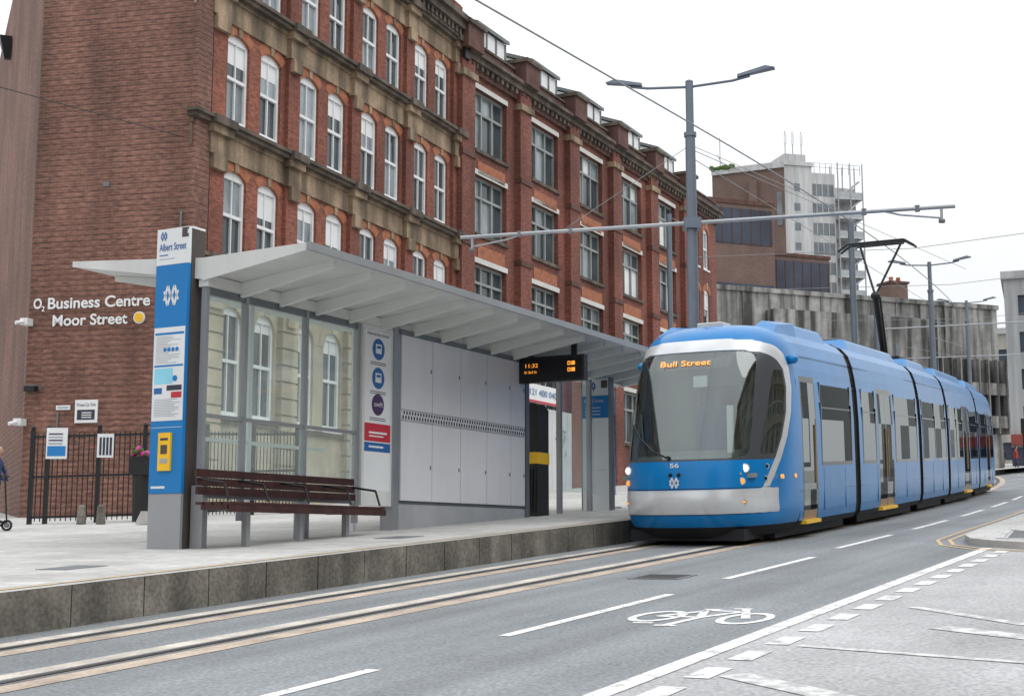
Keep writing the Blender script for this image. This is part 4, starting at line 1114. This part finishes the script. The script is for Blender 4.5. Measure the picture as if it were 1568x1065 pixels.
ws=[(nose_pt(x,z,.03),x,z) for x,z in ((-.95,1.95),(-.7,1.72),(-.4,1.5),(-.16,1.40))]
b.tube(ws,.014,'rubber_black',6); b.tube([(nose_pt(-.75,2.1,.03),-.75,2.1),(nose_pt(-.62,1.64,.03),-.62,1.64)],.010,'rubber_black',6)
b.cyl((nose_pt(-.12,1.39)+.02,-.12,1.39),(nose_pt(-.12,1.39)-.05,-.12,1.39),.03,'rubber_black')
b.ell((2.15,1.30,2.98),.13,.10,.08,'tram_blue')
b.ell((1.9,-1.28,2.98),.13,.10,.08,'tram_blue')
for z in (.90,): b.tube([(nose_pt(x,z,.002),x,z) for x in [i*.1 for i in range(-12,13)]],.006,'tram_dark',5)
b.tube([(nose_pt(x,.50,.002),x,.50) for x in [i*.1 for i in range(-12,13)]],.006,'tram_dark',5)
for a_ in (1.35,2.05): b.cyl((a_,1.30,1.05),(a_,1.34,1.05),.035,'lamp_amber',n=12)
b.done('lights_and_wiper',tram)
p0=TA(nose_pt(-.1,2.93,.05),-.5,2.87)
tilt=Vector((-U[0]*.93,-U[1]*.93,.36)).normalized()
text('destination_text','Bull Street',p0,nn_,tilt,.10,.86,'led_amber',tram,bold=.004)
text('fleet_number','56',TA(nose_pt(0,1.27,.012),-.09,1.235),nn_,nu,.07,.15,'paper',tram,bold=.02)
TL=frameT((TA(nose_pt(0,1.0,.012),0,0).x,TA(nose_pt(0,1.0,.012),0,0).y),N)
b=B(TL); zr=TA(0,0,0).z; logo(b,0,zr+1.0,.085,-.002,'paper'); b.done('front_logo',tram)
b=B(TA)
b.box(14.6,16.6,-.6,.6,3.78,3.84,'black_metal')
for y in (-.3,.3): 
    for a_ in (14.8,16.3): b.cyl((a_,y,3.6),(a_,y,3.8),.07,'tram_gold')
b.cyl((15.9,0,3.8),(15.0,0,5.45),.07,'black_metal'); b.cyl((15.7,.12,3.8),(14.95,.12,5.4),.03,'black_metal')
b.ell((15.0,0,5.45),.12,.12,.12,'black_metal')
for y in (-.42,.62): b.cyl((15.0,0,5.45),(15.4,y,6.82),.03,'black_metal')
b.cyl((15.4,-.5,6.82),(15.4,.7,6.82),.025,'black_metal')
for a_ in (15.25,15.6):
    b.tube([(a_,-.98,6.72),(a_,-.72,6.90),(a_,.72,6.90),(a_,.98,6.72)],.03,'black_metal',6)
for y in (-.4,.4): b.cyl((15.25,y,6.9),(15.6,y,6.9),.02,'black_metal')
b.done('pantograph',tram)

# ------------------------------------------------------------ people
def zmat(name,stops):
    m,nt,p=base(name,.75)
    tc=nd(nt,'ShaderNodeTexCoord'); sx=nd(nt,'ShaderNodeSeparateXYZ'); nt.links.new(tc.outputs['Object'],sx.inputs[0])
    dv=nd(nt,'ShaderNodeMath',operation='DIVIDE'); dv.inputs[1].default_value=2.0; nt.links.new(sx.outputs['Z'],dv.inputs[0])
    r=nd(nt,'ShaderNodeValToRGB'); r.color_ramp.interpolation='CONSTANT'
    while len(r.color_ramp.elements)<len(stops): r.color_ramp.elements.new(.5)
    for e,(z,cc) in zip(r.color_ramp.elements,stops): e.position=z/2.0; e.color=(*cc,1)
    nt.links.new(dv.outputs[0],r.inputs[0]); nt.links.new(r.outputs[0],p.inputs['Base Color'])
    return m
def person(name,loc,head,top,legs,hair=(.03,.02,.015),step=.18,lift=0,H=1.74,hand_pts=None):
    k=H/1.74
    zm=zmat(name+'_clothes',[(0,(.03,.03,.03)),(.09,legs),(.90*k,top),(1.47*k,(.42,.25,.18)),(1.50*k,(.42,.25,.18))])
    J={'pel':(0,0,.95,.15,.11),'sp':(0,.01,1.15,.14,.10),'ch':(0,.0,1.35,.165,.11),'nk':(0,.01,1.48,.06,.055),'hd':(0,.02,1.56,.055,.055)}
    E=[('pel','sp'),('sp','ch'),('ch','nk'),('nk','hd')]
    for sg,n in ((-1,'l'),(1,'r')):
        st=step*sg
        J.update({'hip'+n:(sg*.10,0,.90,.095,.095),'kn'+n:(sg*.10,st*.6+.03,.50,.06,.06),'an'+n:(sg*.10,st,.09,.042,.042),'to'+n:(sg*.11,st+.15,.035,.035,.03)})
        E+= [('pel','hip'+n),('hip'+n,'kn'+n),('kn'+n,'an'+n),('an'+n,'to'+n)]
        if hand_pts: hx,hy,hz=hand_pts; e_=(sg*.25,.12,1.12); w_=(sg*hx,hy,hz)
        else: e_=(sg*.24,-st*.4-.02,1.12); w_=(sg*.25,-st*.8+.06,.90)
        J.update({'sh'+n:(sg*.19,0,1.41,.062,.062),'el'+n:(*e_,.044,.044),'wr'+n:(*w_,.03,.03)})
        d=Vector(w_)-Vector(e_); d.normalize(); hp=Vector(w_)+d*.09
        J['pa'+n]=(*hp,.032,.018)
        E+= [('ch','sh'+n),('sh'+n,'el'+n),('el'+n,'wr'+n),('wr'+n,'pa'+n)]
        for f_ in range(4):
            q=hp+d*.07+Vector((0,(f_-1.5)*.02,-.012*abs(f_-1)))
            J['fi%d'%f_+n]=(*q,.009,.009); E.append(('pa'+n,'fi%d'%f_+n))
    names=list(J); me=bpy.data.meshes.new(name)
    me.from_pydata([(J[a][0]*k,J[a][1]*k,J[a][2]*k) for a in names],[(names.index(a),names.index(c)) for a,c in E],[])
    me.materials.append(zm)
    ob=bpy.data.objects.new(name,me); COL.objects.link(ob); ob.location=(loc[0],loc[1],loc[2]+lift); ob.rotation_euler=(0,0,head)
    md=ob.modifiers.new('skin','SKIN'); md.use_smooth_shade=True
    sv=me.skin_vertices[0].data
    for i,a in enumerate(names): sv[i].radius=(J[a][3]*k,J[a][4]*k); sv[i].use_root=(a=='pel')
    ss_=ob.modifiers.new('sub','SUBSURF'); ss_.levels=1; ss_.render_levels=2
    Rz=Matrix.Rotation(head,4,'Z'); base_=Vector(ob.location)
    b=B(lambda x,y,z: base_+(Rz@Vector((x*k,y*k,z*k))))
    mat(name+'_hair',hair,.8)
    b.ell((0,.03,1.63),.075,.092,.115,'skin',18,12); b.ell((0,.125,1.615),.014,.022,.022,'skin',8,6)
    b.ell((0,.005,1.665),.083,.098,.098,name+'_hair',16,10)
    for sg in (-1,1): b.ell((sg*.078,.02,1.62),.012,.022,.032,'skin',8,6); b.ell((sg*.03,.115,1.64),.011,.008,.007,'ink_dark',8,5)
    b.ell((0,.117,1.575),.024,.007,.006,'sign_red',8,5)
    h=b.done('head_'+name); h.parent=ob; h.matrix_parent_inverse=(Matrix.Translation(ob.location)@Rz).inverted()
    return ob
mx,my=-9.98,26.6; mz=gz(mx,my)
hd=math.radians(-90)
person('man_on_scooter',(mx,my,mz),hd,(.015,.03,.09),(.03,.03,.035),step=.10,lift=.13,H=1.52,hand_pts=(.19,.16,1.06))
b=B(IDT)
b.box(mx-.35,mx+.15,my-.07,my+.07,mz+.09,mz+.13,'rubber_black')
for dx in (-.42,.26):
    for k in range(12):
        a0=2*math.pi*k/12; a1=2*math.pi*(k+1)/12
        b.cyl((mx+dx+.09*math.cos(a0),my,mz+.11+.09*math.sin(a0)),(mx+dx+.09*math.cos(a1),my,mz+.11+.09*math.sin(a1)),.025,'rubber_black',n=6)
    b.cyl((mx+dx,my-.02,mz+.11),(mx+dx,my+.02,mz+.11),.05,'lead_grey')
b.tube([(mx+.26,my,mz+.12),(mx+.18,my,mz+1.05)],.016,'black_metal'); b.tube([(mx+.18,my-.22,mz+1.05),(mx+.18,my+.22,mz+1.05)],.015,'black_metal')
b.tube([(mx-.42,my,mz+.12),(mx-.3,my,mz+.12)],.02,'black_metal'); b.tube([(mx+.15,my,mz+.11),(mx+.26,my,mz+.2)],.02,'black_metal')
b.done('kick_scooter')
cl=[((.35,.04,.04),(.04,.05,.1)),((.04,.05,.06),(.03,.03,.04)),((.06,.2,.08),(.05,.05,.06)),((.3,.3,.32),(.03,.04,.1)),((.03,.03,.03),(.2,.17,.12))]
for i,(x,y) in enumerate(((35.6,97),(36.6,96),(37.3,98.5),(38.6,97),(36.1,101))):
    person('pedestrian',(x,y,G(x,y)+.1),random.uniform(0,6.28),cl[i][0],cl[i][1],step=random.uniform(-.2,.2))
b=B(IDT); x,y=33.6,90; g_=G(x,y)
b.cyl((x,y,g_),(x,y,g_+3.6),.06,'black_metal'); b.box(x-.17,x+.17,y-.3,y-.05,g_+2.6,g_+3.6,'rubber_black')
for k in range(3): b.cyl((x,y-.36,g_+2.78+k*.31),(x,y-.3,g_+2.78+k*.31),.1,'tram_dark'); 
b.done('traffic_light')

# ------------------------------------------------------------ world, sun, camera
w=bpy.data.worlds.new('World'); sc.world=w; w.use_nodes=True; nt=w.node_tree
bg=nt.nodes['Background']; bg.inputs[1].default_value=.1
sky=nd(nt,'ShaderNodeTexSky'); sky.sky_type='NISHITA'; sky.sun_disc=False
EL=math.radians(55); 
sd=Vector((.75,-.35,0)).normalized()
sky.sun_elevation=EL; sky.sun_rotation=math.atan2(sd.x,sd.y)
sky.dust_density=3; sky.air_density=1
hs=nd(nt,'ShaderNodeHueSaturation'); hs.inputs['Saturation'].default_value=.25; nt.links.new(sky.outputs[0],hs.inputs['Color'])
tc=nd(nt,'ShaderNodeTexCoord'); sx=nd(nt,'ShaderNodeSeparateXYZ'); nt.links.new(tc.outputs['Generated'],sx.inputs[0])
mr=nd(nt,'ShaderNodeMapRange'); mr.inputs['From Min'].default_value=.0; mr.inputs['From Max'].default_value=1.0; mr.inputs['To Min'].default_value=8.6; mr.inputs['To Max'].default_value=21.5
nt.links.new(sx.outputs['Z'],mr.inputs['Value'])
no=nd(nt,'ShaderNodeTexNoise'); no.inputs['Scale'].default_value=2.2; no.inputs['Detail'].default_value=5
mp=nd(nt,'ShaderNodeMapping'); mp.inputs['Scale'].default_value=(1,1,2.5); nt.links.new(tc.outputs['Generated'],mp.inputs[0]); nt.links.new(mp.outputs[0],no.inputs['Vector'])
mr2=nd(nt,'ShaderNodeMapRange'); mr2.inputs['From Min'].default_value=.3; mr2.inputs['From Max'].default_value=.7; mr2.inputs['To Min'].default_value=.92; mr2.inputs['To Max'].default_value=1.08
nt.links.new(no.outputs['Fac'],mr2.inputs['Value'])
ml=nd(nt,'ShaderNodeMath',operation='MULTIPLY'); nt.links.new(mr.outputs[0],ml.inputs[0]); nt.links.new(mr2.outputs[0],ml.inputs[1])
cl_=nd(nt,'ShaderNodeVectorMath',operation='SCALE'); cl_.inputs[0].default_value=(.965,.985,1.0); nt.links.new(ml.outputs[0],cl_.inputs['Scale'])
mx_=nd(nt,'ShaderNodeMix',data_type='RGBA'); mx_.inputs[0].default_value=.88
nt.links.new(hs.outputs[0],mx_.inputs[6]); nt.links.new(cl_.outputs[0],mx_.inputs[7]); nt.links.new(mx_.outputs[2],bg.inputs[0])
sl=bpy.data.lights.new('sun','SUN'); sl.energy=.75; sl.angle=math.radians(40); sl.color=(1,.99,.97)
so=bpy.data.objects.new('sun',sl); COL.objects.link(so)
dirv=-Vector((sd.x*math.cos(EL),sd.y*math.cos(EL),math.sin(EL)))
so.rotation_euler=dirv.to_track_quat('-Z','Y').to_euler(); so.location=(0,0,60)
cam=bpy.data.cameras.new('camera'); cam.sensor_width=36; cam.lens=2100/1568*36; cam.clip_end=4000; cam.clip_start=.1
co=bpy.data.objects.new('camera',cam); COL.objects.link(co); co.location=(0,0,0)
co.rotation_euler=(math.radians(90+7.94),0,0)
sc.camera=co
sc.view_settings.view_transform='Standard'; sc.view_settings.look='None'; sc.view_settings.exposure=0
